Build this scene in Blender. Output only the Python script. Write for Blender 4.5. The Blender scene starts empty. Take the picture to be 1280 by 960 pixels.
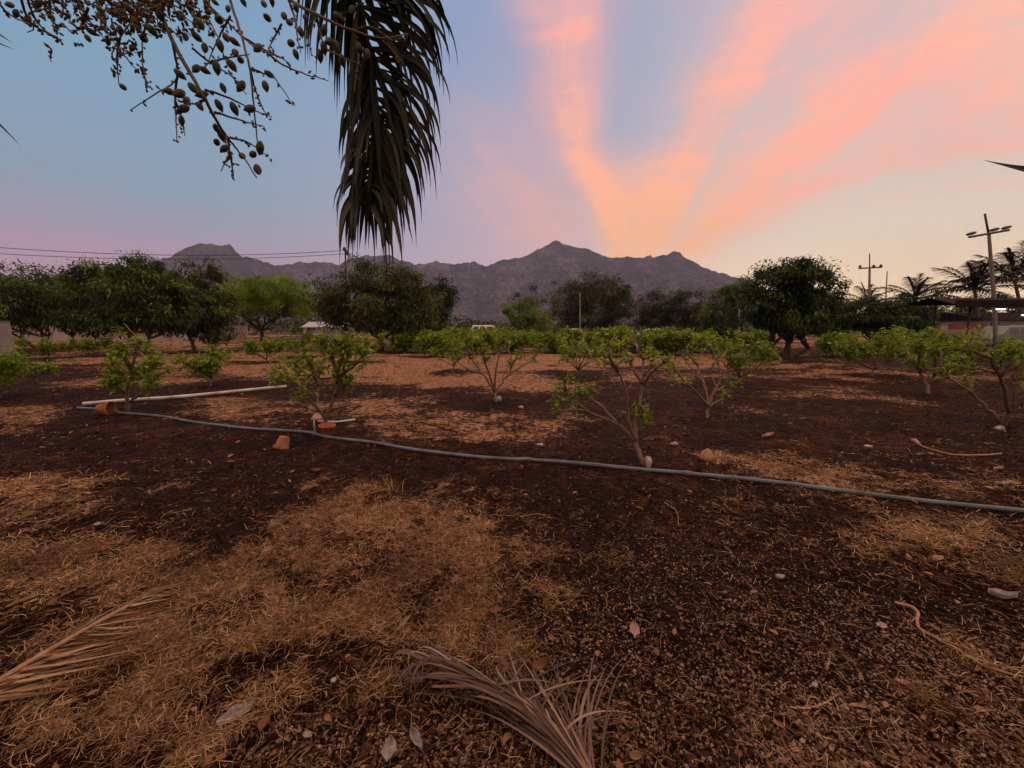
import bpy, math, random
import numpy as np
from mathutils import Vector

SC = bpy.context.scene
COL = SC.collection
R = math.radians
# ------------------------------------------------------------------ camera, sky, light, exposure
EYE = 1.5
F = 500.0                      # focal length in pixels of the 1280 px wide photograph
HZ = 411.0                     # row of the horizon
PITCH = math.atan((480 - HZ) / F)
cam_d = bpy.data.cameras.new('camera')
cam_d.sensor_width = 36.0
cam_d.lens = 36.0 * F / 1280.0
cam_d.clip_start = 0.05
cam_d.clip_end = 9000
cam = bpy.data.objects.new('camera', cam_d)
cam.location = (0, 0, EYE)
cam.rotation_euler = (R(90) - PITCH, 0, 0)
COL.objects.link(cam)
SC.camera = cam

SUN_EL, SUN_AZ = R(3.0), R(16.0)     # azimuth measured from +Y to +X
CLOUD_AZ = math.atan(130 / 500)


class E:
    """tiny expression -> math node compiler"""
    nt = None

    def __init__(s, v): s.v = v

    @staticmethod
    def op(o, *a):
        n = E.nt.nodes.new('ShaderNodeMath'); n.operation = o
        for i, x in enumerate(a):
            x = x.v if isinstance(x, E) else x
            if isinstance(x, (int, float)): n.inputs[i].default_value = x
            else: E.nt.links.new(x, n.inputs[i])
        return E(n.outputs[0])
    def __add__(s, o): return E.op('ADD', s, o)
    def __radd__(s, o): return E.op('ADD', o, s)
    def __sub__(s, o): return E.op('SUBTRACT', s, o)
    def __rsub__(s, o): return E.op('SUBTRACT', o, s)
    def __mul__(s, o): return E.op('MULTIPLY', s, o)
    def __rmul__(s, o): return E.op('MULTIPLY', o, s)
    def __truediv__(s, o): return E.op('DIVIDE', s, o)


def sstep(x, a, b):
    n = E.nt.nodes.new('ShaderNodeMapRange'); n.interpolation_type = 'SMOOTHSTEP'
    E.nt.links.new(x.v, n.inputs[0])
    n.inputs[1].default_value = a; n.inputs[2].default_value = b
    return E(n.outputs[0])


def gauss(x, w):
    q = x / w if isinstance(w, (int, float)) else x / w
    return E.op('EXPONENT', E.op('MULTIPLY', q * q, -1.0))


def lin(r, g, b):
    f = lambda c: ((c / 255 + 0.055) / 1.055) ** 2.4 if c > 10 else c / 255 / 12.92
    return (f(r), f(g), f(b), 1)


def ramp(nt, fac, stops, interp='LINEAR'):
    n = nt.nodes.new('ShaderNodeValToRGB')
    n.color_ramp.interpolation = interp
    el = n.color_ramp.elements
    while len(el) < len(stops): el.new(0.5)
    for e, (p, c) in zip(el, stops):
        e.position = p; e.color = c
    nt.links.new(fac.v if isinstance(fac, E) else fac, n.inputs[0])
    return n.outputs[0]


def mixc(nt, fac, a, b, mode='MIX'):
    n = nt.nodes.new('ShaderNodeMix'); n.data_type = 'RGBA'; n.blend_type = mode
    for s, x in ((n.inputs[0], fac), (n.inputs[6], a), (n.inputs[7], b)):
        x = x.v if isinstance(x, E) else x
        if isinstance(x, (int, float, tuple)): s.default_value = x
        else: nt.links.new(x, s)
    return n.outputs[2]


def build_world():
    w = bpy.data.worlds.new('World'); SC.world = w; w.use_nodes = True
    nt = w.node_tree; nt.nodes.clear(); E.nt = nt
    L = nt.links.new
    tc = nt.nodes.new('ShaderNodeTexCoord')
    sep = nt.nodes.new('ShaderNodeSeparateXYZ'); L(tc.outputs['Generated'], sep.inputs[0])
    X, Y, Z = (E(sep.outputs[i]) for i in range(3))
    el = E.op('ARCSINE', Z) * (1 / (math.pi / 2))
    el = E.op('MAXIMUM', el, 0.0)
    az = E.op('ARCTAN2', X, Y)
    d = lambda a: a / 90.0
    ZEN_FILL = (1.70, 1.04, .66, 1)          # unseen warm glow added overhead to brighten the ground
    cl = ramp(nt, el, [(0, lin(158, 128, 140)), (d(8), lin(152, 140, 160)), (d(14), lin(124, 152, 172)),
                       (d(24), lin(114, 154, 180)), (d(36), lin(104, 150, 182)), (d(46), lin(150, 150, 176)), (d(62), ZEN_FILL), (1, ZEN_FILL)])
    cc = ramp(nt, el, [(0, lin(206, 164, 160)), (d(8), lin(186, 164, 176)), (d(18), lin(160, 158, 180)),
                       (d(30), lin(140, 154, 184)), (d(41), lin(130, 150, 184)), (d(62), ZEN_FILL), (1, ZEN_FILL)])
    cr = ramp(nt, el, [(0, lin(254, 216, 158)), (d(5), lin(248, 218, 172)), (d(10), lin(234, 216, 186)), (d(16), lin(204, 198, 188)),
                       (d(28), lin(186, 182, 188)), (d(40), lin(180, 174, 188)), (d(60), ZEN_FILL), (1, ZEN_FILL)])
    cb = ramp(nt, el, [(0, lin(196, 150, 150)), (d(12), lin(222, 170, 164)), (d(30), lin(214, 176, 174)), (d(60), ZEN_FILL), (1, ZEN_FILL)])  # unseen sky behind the camera, brightened and warmed to light the ground
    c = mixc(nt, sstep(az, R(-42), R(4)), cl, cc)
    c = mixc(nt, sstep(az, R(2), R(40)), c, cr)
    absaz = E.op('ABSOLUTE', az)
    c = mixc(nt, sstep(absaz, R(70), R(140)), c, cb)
    # real sky model blended in
    sky = nt.nodes.new('ShaderNodeTexSky'); sky.sky_type = 'NISHITA'; sky.sun_disc = False
    sky.sun_elevation = SUN_EL; sky.sun_rotation = SUN_AZ; sky.altitude = 100; sky.dust_density = 2.5
    skys = mixc(nt, 1.0, sky.outputs[0], (0.1, 0.1, 0.1, 1), 'MULTIPLY')
    c = mixc(nt, 0.06, c, skys)
    # high thin cirrus fanning out from one point of the horizon
    ca, sa = math.cos(CLOUD_AZ), math.sin(CLOUD_AZ)
    u = X * ca - Y * sa                  # across
    v = X * sa + Y * ca                  # along
    nz = nt.nodes.new('ShaderNodeTexNoise'); nz.inputs['Scale'].default_value = 3.0; nz.inputs['Detail'].default_value = 5
    L(tc.outputs['Generated'], nz.inputs['Vector'])
    wob = (E(nz.outputs['Fac']) - 0.5)
    vv = E.op('MAXIMUM', v, 0.02)
    r = E.op('SQRT', u * u + Z * Z) / vv
    th = E.op('ARCTAN2', Z, u) * (180 / math.pi)
    nz2 = nt.nodes.new('ShaderNodeTexNoise'); nz2.inputs['Scale'].default_value = 9.0; nz2.inputs['Detail'].default_value = 6
    L(tc.outputs['Generated'], nz2.inputs['Vector'])
    th = th + wob * 18.0 + (E(nz2.outputs['Fac']) - 0.5) * 7.0
    # streaks: noise stretched along the radius
    cx = nt.nodes.new('ShaderNodeCombineXYZ')
    L((th * 0.13).v, cx.inputs[0]); L((r * 2.2).v, cx.inputs[1])
    n2 = nt.nodes.new('ShaderNodeTexNoise'); n2.inputs['Scale'].default_value = 1.0; n2.inputs['Detail'].default_value = 7
    n2.inputs['Roughness'].default_value = 0.6; n2.inputs['Distortion'].default_value = 0.7
    L(cx.outputs[0], n2.inputs['Vector'])
    mp = nt.nodes.new('ShaderNodeMapping'); mp.inputs['Rotation'].default_value = (0.0, R(38), 0.0); mp.inputs['Scale'].default_value = (3.0, 3.0, 11.0)
    L(tc.outputs['Generated'], mp.inputs[0])
    n3 = nt.nodes.new('ShaderNodeTexNoise'); n3.inputs['Scale'].default_value = 1.6; n3.inputs['Detail'].default_value = 9
    n3.inputs['Roughness'].default_value = 0.66; n3.inputs['Distortion'].default_value = 0.8
    L(mp.outputs[0], n3.inputs['Vector'])
    st = sstep(E(n2.outputs['Fac']) * 0.45 + E(n3.outputs['Fac']) * 0.55, 0.34, 0.64)
    left = gauss(th - 103.0 + (1.0 - sstep(r, 0.2, 0.44)) * 10.0, 5.5 + r * 3.2) * sstep(r, 0.12, 0.3) * (1.0 - sstep(r, 0.62, 0.95) * 0.75)
    mid = gauss(th - 76.5 + r * 19.0, 8.5) * sstep(r, 0.1, 0.25) * (1.0 - sstep(r, 0.55, 0.95) * 0.6) * 0.85
    right = gauss(th - 55.5 + r * 20.5, 9.5) * sstep(r, 0.1, 0.25) * (1.0 - sstep(r, 1.0, 1.8) * 0.5)
    thin = gauss(th - 46.5 + r * 23.0, 2.4) * sstep(r, 0.3, 0.5) * 0.65
    thin2 = gauss(th - 32.5 + r * 13.5, 1.6) * sstep(r, 0.5, 0.9) * 0.5
    far = gauss(th - 39.0, 5.0) * sstep(r, 0.95, 1.25) * 0.7
    base = gauss(th - 84.0, 21.0) * sstep(r, 0.04, 0.16) * (1.0 - sstep(r, 0.29, 0.46)) * 1.0
    patch = gauss(th - 128.0, 16.0) * sstep(r, 0.12, 0.26) * (1.0 - sstep(r, 0.36, 0.8)) * 0.5
    dens = (left + mid + right + thin + thin2 + far + base) * (0.50 + st * 0.54) + patch * (0.4 + st * 0.6)
    veil = gauss(th - 48.0, 26.0) * sstep(r, 0.25, 0.6) * st * 0.34
    dens = E.op('MINIMUM', dens + veil, 1.0)
    dens = dens * sstep(v, 0.05, 0.35) * 0.92
    ccol = ramp(nt, r * 0.6, [(0, lin(255, 178, 108)), (0.12, lin(255, 182, 124)), (0.24, lin(255, 174, 142)), (0.42, lin(252, 170, 150)),
                              (0.62, lin(254, 190, 156)), (1, lin(252, 192, 158))])
    c = mixc(nt, dens, c, ccol)
    # faint mauve bank low on the left
    bank = gauss(el - d(6), d(3.5)) * gauss(az + R(50), R(18)) * (0.15 + st * 0.4)
    c = mixc(nt, bank, c, lin(196, 140, 150))
    # below the horizon: far ground
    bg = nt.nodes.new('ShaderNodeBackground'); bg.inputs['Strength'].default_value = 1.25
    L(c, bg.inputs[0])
    out = nt.nodes.new('ShaderNodeOutputWorld'); L(bg.outputs[0], out.inputs[0])


build_world()
sun_d = bpy.data.lights.new('sun', 'SUN'); sun_d.energy = 0.6; sun_d.angle = R(30); sun_d.color = (1.0, 0.66, 0.5)
sun = bpy.data.objects.new('sun', sun_d); COL.objects.link(sun)
sun.rotation_euler = Vector((-math.sin(SUN_AZ) * math.cos(R(14)), -math.cos(SUN_AZ) * math.cos(R(14)), -math.sin(R(14)))).to_track_quat('-Z', 'Y').to_euler()

vs = SC.view_settings
vs.view_transform = 'Standard'; vs.look = 'None'; vs.exposure = 0.0; vs.gamma = 1.0; vs.use_curve_mapping = False
cy = SC.cycles
cy.use_denoising = True
try: cy.denoiser = 'OPENIMAGEDENOISE'
except Exception: pass
cy.max_bounces = 6; cy.diffuse_bounces = 3; cy.glossy_bounces = 2; cy.transmission_bounces = 3
cy.volume_bounces = 1; cy.transparent_max_bounces = 6
cy.use_adaptive_sampling = True; cy.adaptive_threshold = 0.01
cy.caustics_reflective = False; cy.caustics_refractive = False

# ------------------------------------------------------------------ geometry helpers
rng = np.random.default_rng(7)
_G = np.random.default_rng(99).random((256, 256))


def vnoise(x, y):
    x = np.asarray(x, float); y = np.asarray(y, float)
    xi = np.floor(x).astype(int); yi = np.floor(y).astype(int)
    fx = x - xi; fy = y - yi
    fx = fx * fx * (3 - 2 * fx); fy = fy * fy * (3 - 2 * fy)
    a = _G[xi % 256, yi % 256]; b = _G[(xi + 1) % 256, yi % 256]
    c = _G[xi % 256, (yi + 1) % 256]; e = _G[(xi + 1) % 256, (yi + 1) % 256]
    return (a * (1 - fx) + b * fx) * (1 - fy) + (c * (1 - fx) + e * fx) * fy - 0.5


def fbm(x, y, o=4):
    s = 0; a = 1
    for k in range(o):
        s = s + a * vnoise(x * 2 ** k + 17.3 * k, y * 2 ** k + 5.1 * k); a *= 0.5
    return s


def H(x, y):
    """height of the ground"""
    x = np.asarray(x, float); y = np.asarray(y, float)
    d = np.hypot(x, y)
    h = 0.10 * fbm(x * 0.22, y * 0.22, 2) + .030 * np.abs(vnoise(x * 2.9 + 50, y * 2.9)) + 0.045 * fbm(x * 1.3 + 9, y * 1.3, 3) + 0.022 * fbm(x * 6 + 3, y * 6, 3)
    fade = np.clip((d - 60) / 200, 0, 1)
    return h * (1 - fade)


CP, SP = math.cos(PITCH), math.sin(PITCH)


def ray(px, py):
    a = (px - 640) / F; b = -(py - 480) / F
    return np.array([a, CP + b * SP, -SP + b * CP])


def at(px, py, Y):
    """the point the photograph shows at px, py when it stands Y metres ahead"""
    d = ray(px, py); return np.array([0, 0, EYE]) + d * (Y / d[1])


def ground(px, py, up=0.0):
    d = ray(px, py)
    z = 0.0
    for _ in range(6):
        t = (z - EYE) / d[2]; p = np.array([0, 0, EYE]) + d * t
        z = float(H(p[0], p[1]))
    return np.array([p[0], p[1], z + up])


def project(x, y, z):
    y2 = y * CP - (z - EYE) * SP; z2 = y * SP + (z - EYE) * CP
    y2 = np.maximum(y2, 1e-3)
    return 640 + F * x / y2, 480 - F * z2 / y2


class MB:
    def __init__(s): s.V = []; s.F = []; s.n = 0; s.A = []
    def add(s, V, faces, var=0.5):
        V = np.asarray(V, float).reshape(-1, 3)
        for f in faces:
            f = np.asarray(f, int)
            if f.size: s.F.append(f + s.n)
        s.V.append(V); s.n += len(V)
        s.A.append(np.broadcast_to(np.asarray(var, float), (len(V),)))
        return s

    def tube(s, P, r, n=6, cap=True, var=0.5):
        P = np.asarray(P, float); m = len(P)
        r = np.broadcast_to(np.asarray(r, float), (m,))
        T = np.gradient(P, axis=0); T /= np.linalg.norm(T, axis=1)[:, None] + 1e-12
        up = np.array([0, 0, 1.0]) if abs(T[0, 2]) < 0.9 else np.array([1.0, 0, 0])
        rows = []
        a = np.cross(T[0], up); a /= np.linalg.norm(a)
        for k in range(m):
            a = a - T[k] * np.dot(a, T[k]); a /= np.linalg.norm(a) + 1e-12
            b = np.cross(T[k], a)
            ph = np.arange(n) * 2 * math.pi / n
            rows.append(P[k] + r[k] * (np.cos(ph)[:, None] * a + np.sin(ph)[:, None] * b))
        V = np.concatenate(rows)
        i = np.arange(n); j = (i + 1) % n
        q = np.concatenate([np.stack([k * n + i, k * n + j, (k + 1) * n + j, (k + 1) * n + i], 1) for k in range(m - 1)])
        fs = [q]
        if cap:
            fs.append(np.array([list(range(n))[::-1]])); fs.append(np.array([[(m - 1) * n + t for t in range(n)]]))
        return s.add(V, fs, var)

    def box(s, c, size, rz=0.0, var=0.5):
        x, y, z = np.array(size) / 2
        V = np.array([[sx * x, sy * y, sz * z] for sx in (-1, 1) for sy in (-1, 1) for sz in (-1, 1)])
        cr, sr = math.cos(rz), math.sin(rz)
        V = np.stack([V[:, 0] * cr - V[:, 1] * sr, V[:, 0] * sr + V[:, 1] * cr, V[:, 2]], 1) + np.array(c)
        return s.add(V, [np.array([[0, 1, 3, 2], [4, 6, 7, 5], [0, 4, 5, 1], [2, 3, 7, 6], [0, 2, 6, 4], [1, 5, 7, 3]])], var)

    def lathe(s, prof, n=20, M=None, var=0.5):
        """prof: list of (radius, z); M: 3x4 placing"""
        ph = np.arange(n) * 2 * math.pi / n
        V = np.concatenate([np.stack([r * np.cos(ph), r * np.sin(ph), np.full(n, z)], 1) for r, z in prof])
        if M is not None: V = V @ M[:, :3].T + M[:, 3]
        i = np.arange(n); j = (i + 1) % n
        q = np.concatenate([np.stack([k * n + i, k * n + j, (k + 1) * n + j, (k + 1) * n + i], 1) for k in range(len(prof) - 1)])
        return s.add(V, [q], var)

    def strip(s, P, Wd, width, var=0.5):
        """ribbon along P with side directions Wd and half widths, folded a little along the middle"""
        P = np.asarray(P, float); m = len(P); w = np.asarray(width, float)[:, None]
        T = np.gradient(P, axis=0); Nn = np.cross(Wd, T); Nn /= np.linalg.norm(Nn, axis=1)[:, None] + 1e-12
        V = np.concatenate([P - Wd * w + Nn * w * 0.35, P, P + Wd * w + Nn * w * 0.35])
        i = np.arange(m - 1)
        q = np.concatenate([np.stack([i, i + 1, m + i + 1, m + i], 1), np.stack([m + i, m + i + 1, 2 * m + i + 1, 2 * m + i], 1)])
        return s.add(V, [q], var)

    def build(s, name, mat, parent=None, smooth=True, attrs=None):
        me = bpy.data.meshes.new(name)
        V = np.concatenate(s.V)
        fl = np.concatenate([f.ravel() for f in s.F]); cnt = np.concatenate([np.full(len(f), f.shape[1]) for f in s.F])
        me.vertices.add(len(V)); me.vertices.foreach_set('co', V.ravel().astype(np.float32))
        me.loops.add(len(fl)); me.loops.foreach_set('vertex_index', fl.astype(np.int32))
        me.polygons.add(len(cnt)); st = np.concatenate([[0], np.cumsum(cnt)[:-1]])
        me.polygons.foreach_set('loop_start', st.astype(np.int32))
        me.polygons.foreach_set('use_smooth', np.full(len(cnt), smooth))
        a = me.attributes.new('var', 'FLOAT', 'POINT'); a.data.foreach_set('value', np.concatenate(s.A).astype(np.float32))
        for k, v in (attrs or {}).items():
            a = me.attributes.new(k, 'FLOAT', 'POINT'); a.data.foreach_set('value', np.asarray(v, np.float32))
        me.update(calc_edges=True); me.validate()
        me.materials.append(mat)
        o = bpy.data.objects.new(name, me); COL.objects.link(o)
        if parent:
            o.parent = parent
            o.matrix_parent_inverse = parent.matrix_basis.inverted()
        return o


def tag(o, label, cat, group=None, kind=None):
    o['label'] = label; o['category'] = cat
    if group: o['group'] = group
    if kind: o['kind'] = kind
    return o


def thing(name, label, cat, loc, group=None):
    o = bpy.data.objects.new(name, None); o.empty_display_size = 0.2
    o.location = tuple(float(v) for v in loc); COL.objects.link(o)
    return tag(o, label, cat, group)


def smooth_line(P, n):
    """Catmull-Rom through the points"""
    P = np.asarray(P, float)
    Q = np.concatenate([[2 * P[0] - P[1]], P, [2 * P[-1] - P[-2]]])
    t = np.linspace(0, len(P) - 1 - 1e-6, n); k = t.astype(int); f = (t - k)[:, None]
    a, b, c, d = Q[k], Q[k + 1], Q[k + 2], Q[k + 3]
    return 0.5 * (2 * b + (c - a) * f + (2 * a - 5 * b + 4 * c - d) * f ** 2 + (3 * b - a - 3 * c + d) * f ** 3)


def unit(v):
    v = np.asarray(v, float)
    return v / (np.linalg.norm(v, axis=-1, keepdims=True) + 1e-12)


def leaves(mb, P, D, L, W, bend, g, fine=True):
    """many leaves at once: P base points, D directions, lengths, widths; g a random generator"""
    n = len(P); D = unit(D)
    rv = unit(g.normal(size=(n, 3)) * 0.5 + np.array([0, 0, 1.0]))
    S = unit(np.cross(D, rv)); Nn = unit(np.cross(S, D))
    L = np.broadcast_to(L, (n,))[:, None]; W = np.broadcast_to(W, (n,))[:, None]; bend = np.broadcast_to(bend, (n,))[:, None]
    dn = np.array([0, 0, -1.0])
    pt = lambda t, w, f: P + D * L * t + dn * bend * L * t * t + S * W * w + Nn * W * f
    if fine:
        vs = [pt(0, 0, 0), pt(.3, -.5, .16), pt(.3, 0, 0), pt(.3, .5, .16), pt(.66, -.42, .14), pt(.66, 0, 0), pt(.66, .42, .14), pt(1, 0, 0)]
        tri = [[0, 1, 2], [0, 2, 3], [4, 7, 5], [5, 7, 6]]; quad = [[1, 4, 5, 2], [2, 5, 6, 3]]
    else:
        vs = [pt(0, 0, 0), pt(.45, -.5, .14), pt(.45, .5, .14), pt(1, 0, 0)]
        tri = []; quad = [[0, 1, 3, 2]]
    k = len(vs); V = np.stack(vs, 1).reshape(-1, 3)
    off = (np.arange(n) * k)[:, None, None]
    fs = []
    if tri: fs.append((np.array(tri)[None] + off).reshape(-1, 3))
    if quad: fs.append((np.array(quad)[None] + off).reshape(-1, 4))
    mb.add(V, fs, np.repeat(g.random(n), k))


# ------------------------------------------------------------------ materials
def new_mat(name):
    m = bpy.data.materials.new(name); m.use_nodes = True
    nt = m.node_tree; nt.nodes.clear(); E.nt = nt
    out = nt.nodes.new('ShaderNodeOutputMaterial')
    return m, nt, out


def attr(nt, name):
    n = nt.nodes.new('ShaderNodeAttribute'); n.attribute_name = name
    return E(n.outputs['Fac'])


def noise(nt, scale, detail=4, rough=0.55, coord='Object', dist=0.0, stretch=None):
    tc = nt.nodes.new('ShaderNodeTexCoord')
    n = nt.nodes.new('ShaderNodeTexNoise'); n.inputs['Scale'].default_value = scale
    n.inputs['Detail'].default_value = detail; n.inputs['Roughness'].default_value = rough; n.inputs['Distortion'].default_value = dist
    v = tc.outputs[coord]
    if stretch:
        mp = nt.nodes.new('ShaderNodeMapping'); mp.inputs['Scale'].default_value = stretch
        nt.links.new(v, mp.inputs[0]); v = mp.outputs[0]
    nt.links.new(v, n.inputs['Vector'])
    return E(n.outputs['Fac'])


def principled(nt, color, rough=0.8, spec=0.3, bump=None, bump_d=0.01, bump_s=0.5, metallic=0):
    b = nt.nodes.new('ShaderNodeBsdfPrincipled')
    if isinstance(color, tuple): b.inputs['Base Color'].default_value = color
    else: nt.links.new(color, b.inputs['Base Color'])
    b.inputs['Roughness'].default_value = rough; b.inputs['Specular IOR Level'].default_value = spec
    b.inputs['Metallic'].default_value = metallic
    if bump is not None:
        bp = nt.nodes.new('ShaderNodeBump'); bp.inputs['Strength'].default_value = bump_s; bp.inputs['Distance'].default_value = bump_d
        nt.links.new(bump.v, bp.inputs['Height']); nt.links.new(bp.outputs[0], b.inputs['Normal'])
    return b


def c4(r, g, b): return (r, g, b, 1)


def mat_leaf(name, a, b, c, trans=0.35, rough=0.5, spec=0.3):
    m, nt, out = new_mat(name)
    col = ramp(nt, attr(nt, 'var'), [(0, c4(*a)), (0.55, c4(*b)), (1, c4(*c))])
    p = principled(nt, col, rough, spec)
    if trans:
        t = nt.nodes.new('ShaderNodeBsdfTranslucent')
        tc = mixc(nt, 1.0, col, (1.3, 1.25, 0.7, 1), 'MULTIPLY')
        nt.links.new(tc, t.inputs[0])
        mx = nt.nodes.new('ShaderNodeMixShader'); mx.inputs[0].default_value = trans
        nt.links.new(p.outputs[0], mx.inputs[1]); nt.links.new(t.outputs[0], mx.inputs[2])
        nt.links.new(mx.outputs[0], out.inputs[0])
    else: nt.links.new(p.outputs[0], out.inputs[0])
    return m


def mat_noise(name, a, b, scale=6, rough=0.8, spec=0.25, bump=0.01, lo=0.3, hi=0.7, stretch=None, detail=5, metallic=0):
    m, nt, out = new_mat(name)
    n = noise(nt, scale, detail, stretch=stretch)
    col = ramp(nt, n, [(lo, c4(*a)), (hi, c4(*b))])
    n2 = noise(nt, scale * 4, 4, stretch=stretch)
    p = principled(nt, col, rough, spec, n2, bump, 0.6, metallic)
    nt.links.new(p.outputs[0], out.inputs[0])
    return m


M = {}
M['shrub_leaf'] = mat_leaf('orchard leaf', (.05, .10, .007), (.14, .23, .014), (.32, .39, .030), .42)
M['mango_leaf'] = mat_leaf('mango leaf', (.007, .018, .004), (.042, .088, .015), (.20, .31, .055), .38)
M['warm_leaf'] = mat_leaf('mixed mango leaf', (.010, .018, .005), (.052, .078, .018), (.20, .25, .055), .38)
M['dark_leaf'] = mat_leaf('dark leaf', (.0045, .010, .003), (.024, .052, .012), (.12, .19, .040), .32)
M['olive_leaf'] = mat_leaf('olive leaf', (.007, .011, .004), (.034, .047, .015), (.11, .14, .042), .28)
M['lime_leaf'] = mat_leaf('lime leaf', (.045, .10, .006), (.14, .24, .012), (.30, .40, .025), .5)
M['fresh_leaf'] = mat_leaf('fresh leaf', (.05, .10, .015), (.12, .20, .03), (.22, .30, .05), .4)
M['palm_leaf'] = mat_leaf('palm leaf', (.008, .010, .004), (.020, .020, .008), (.05, .042, .018), .15, .6, .15)
M['frond_leaf'] = mat_leaf('drooping frond leaf', (.010, .014, .006), (.022, .032, .010), (.075, .085, .025), .12, .45, .3)
M['dead_leaf'] = mat_leaf('dry brown leaf', (.09, .032, .016), (.20, .085, .042), (.32, .18, .10), .1, .7)
M['dead_frond'] = mat_leaf('dry frond leaf', (.10, .055, .030), (.26, .155, .085), (.46, .30, .18), .12, .6)
M['grey_frond'] = mat_leaf('weathered frond leaf', (.06, .038, .028), (.15, .095, .070), (.30, .20, .145), .1, .6)
M['straw'] = mat_leaf('dry grass blade', (.030, .013, .005), (.24, .13, .055), (.74, .50, .26), .2, .7, .2)
M['weed'] = mat_leaf('weed blade', (.07, .10, .02), (.14, .16, .035), (.30, .24, .09), .3, .6)
M['bark'] = mat_noise('young bark', (.11, .068, .048), (.24, .16, .12), 9, .85, .2, .01, stretch=(1, 1, .35))
M['dark_bark'] = mat_noise('dark bark', (.035, .024, .018), (.10, .07, .055), 5, .9, .15, .03, stretch=(1, 1, .3))
M['pale_bark'] = mat_noise('pale bark', (.13, .10, .085), (.24, .19, .16), 5, .9, .15, .02, stretch=(1, 1, .3))
M['stalk'] = mat_noise('fruit stalk', (.055, .034, .017), (.17, .115, .052), 30, .7, .3, .003)
M['fruit'] = mat_noise('green fruit skin', (.030, .032, .014), (.085, .082, .034), 25, .55, .4, .001)
M['concrete'] = mat_noise('pole concrete', (.16, .13, .115), (.27, .23, .205), 4, .9, .2, .01)
M['rust'] = mat_noise('rusty steel', (.06, .025, .018), (.13, .05, .035), 8, .8, .3, .005)
M['wire'] = mat_noise('wire', (.03, .03, .035), (.05, .05, .055), 3, .6, .3, .001)
M['insulator'] = mat_noise('insulator', (.05, .035, .03), (.10, .07, .06), 6, .5, .4, .002)
M['blue_pipe'] = mat_noise('dusty blue pipe', (.075, .075, .072), (.125, .19, .235), 4, .5, .35, .002)
M['white_pipe'] = mat_noise('dusty white pipe', (.30, .26, .23), (.62, .64, .63), 3, .5, .35, .002)
M['clay'] = mat_noise('fired clay', (.14, .06, .03), (.38, .16, .075), 12, .85, .2, .004)
M['orange_clay'] = mat_noise('orange clay', (.30, .085, .04), (.46, .15, .07), 12, .8, .25, .003)
M['white_bit'] = mat_noise('dusty white', (.22, .19, .16), (.50, .45, .39), 20, .8, .2, .003)
M['pink_bit'] = mat_noise('faded pink', (.26, .15, .12), (.40, .26, .21), 25, .8, .2, .003)
M['grey_bit'] = mat_noise('grey weathered', (.16, .14, .13), (.34, .31, .29), 30, .8, .2, .003)
M['wood'] = mat_noise('dry wood', (.10, .06, .04), (.24, .16, .11), 15, .85, .2, .004, stretch=(1, 1, .4))
M['dark_wood'] = mat_noise('dark wood', (.03, .02, .015), (.08, .05, .035), 15, .85, .2, .004)
M['husk'] = mat_noise('coconut husk', (.24, .13, .075), (.42, .27, .17), 22, .9, .15, .01)
M['plaster'] = mat_noise('grey plaster', (.27, .245, .24), (.40, .37, .36), .8, .9, .2, .01)
M['pale_wall'] = mat_noise('pale wall', (.26, .22, .20), (.40, .35, .32), .6, .9, .2, .01)
M['roof_dark'] = mat_noise('dark roof sheet', (.012, .009, .008), (.026, .018, .015), 2, .9, .1, .01)
M['roof_pale'] = mat_noise('pale metal roof', (.30, .29, .30), (.44, .43, .44), 1, .45, .4, .004)
M['white_paint'] = mat_noise('white car paint', (.68, .69, .71), (.78, .79, .80), 1, .3, .5, .0)
M['green_paint'] = mat_noise('dull green car paint', (.10, .14, .11), (.15, .19, .15), 1, .35, .5, .0)
M['glass'] = mat_noise('dark window glass', (.03, .04, .05), (.06, .075, .09), 1, .12, .6, .0)
M['rubber'] = mat_noise('rubber', (.02, .02, .02), (.035, .035, .035), 5, .8, .2, .002)
M['red_wall'] = mat_noise('reddish panel', (.16, .055, .04), (.24, .09, .065), 2, .85, .2, .01)


def mat_emit(name, col, s):
    m, nt, out = new_mat(name)
    e = nt.nodes.new('ShaderNodeEmission'); e.inputs[0].default_value = col; e.inputs[1].default_value = s
    nt.links.new(e.outputs[0], out.inputs[0]); return m


M['lamp'] = mat_emit('lit tube', (0.80, .93, 1, 1), 6)


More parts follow.
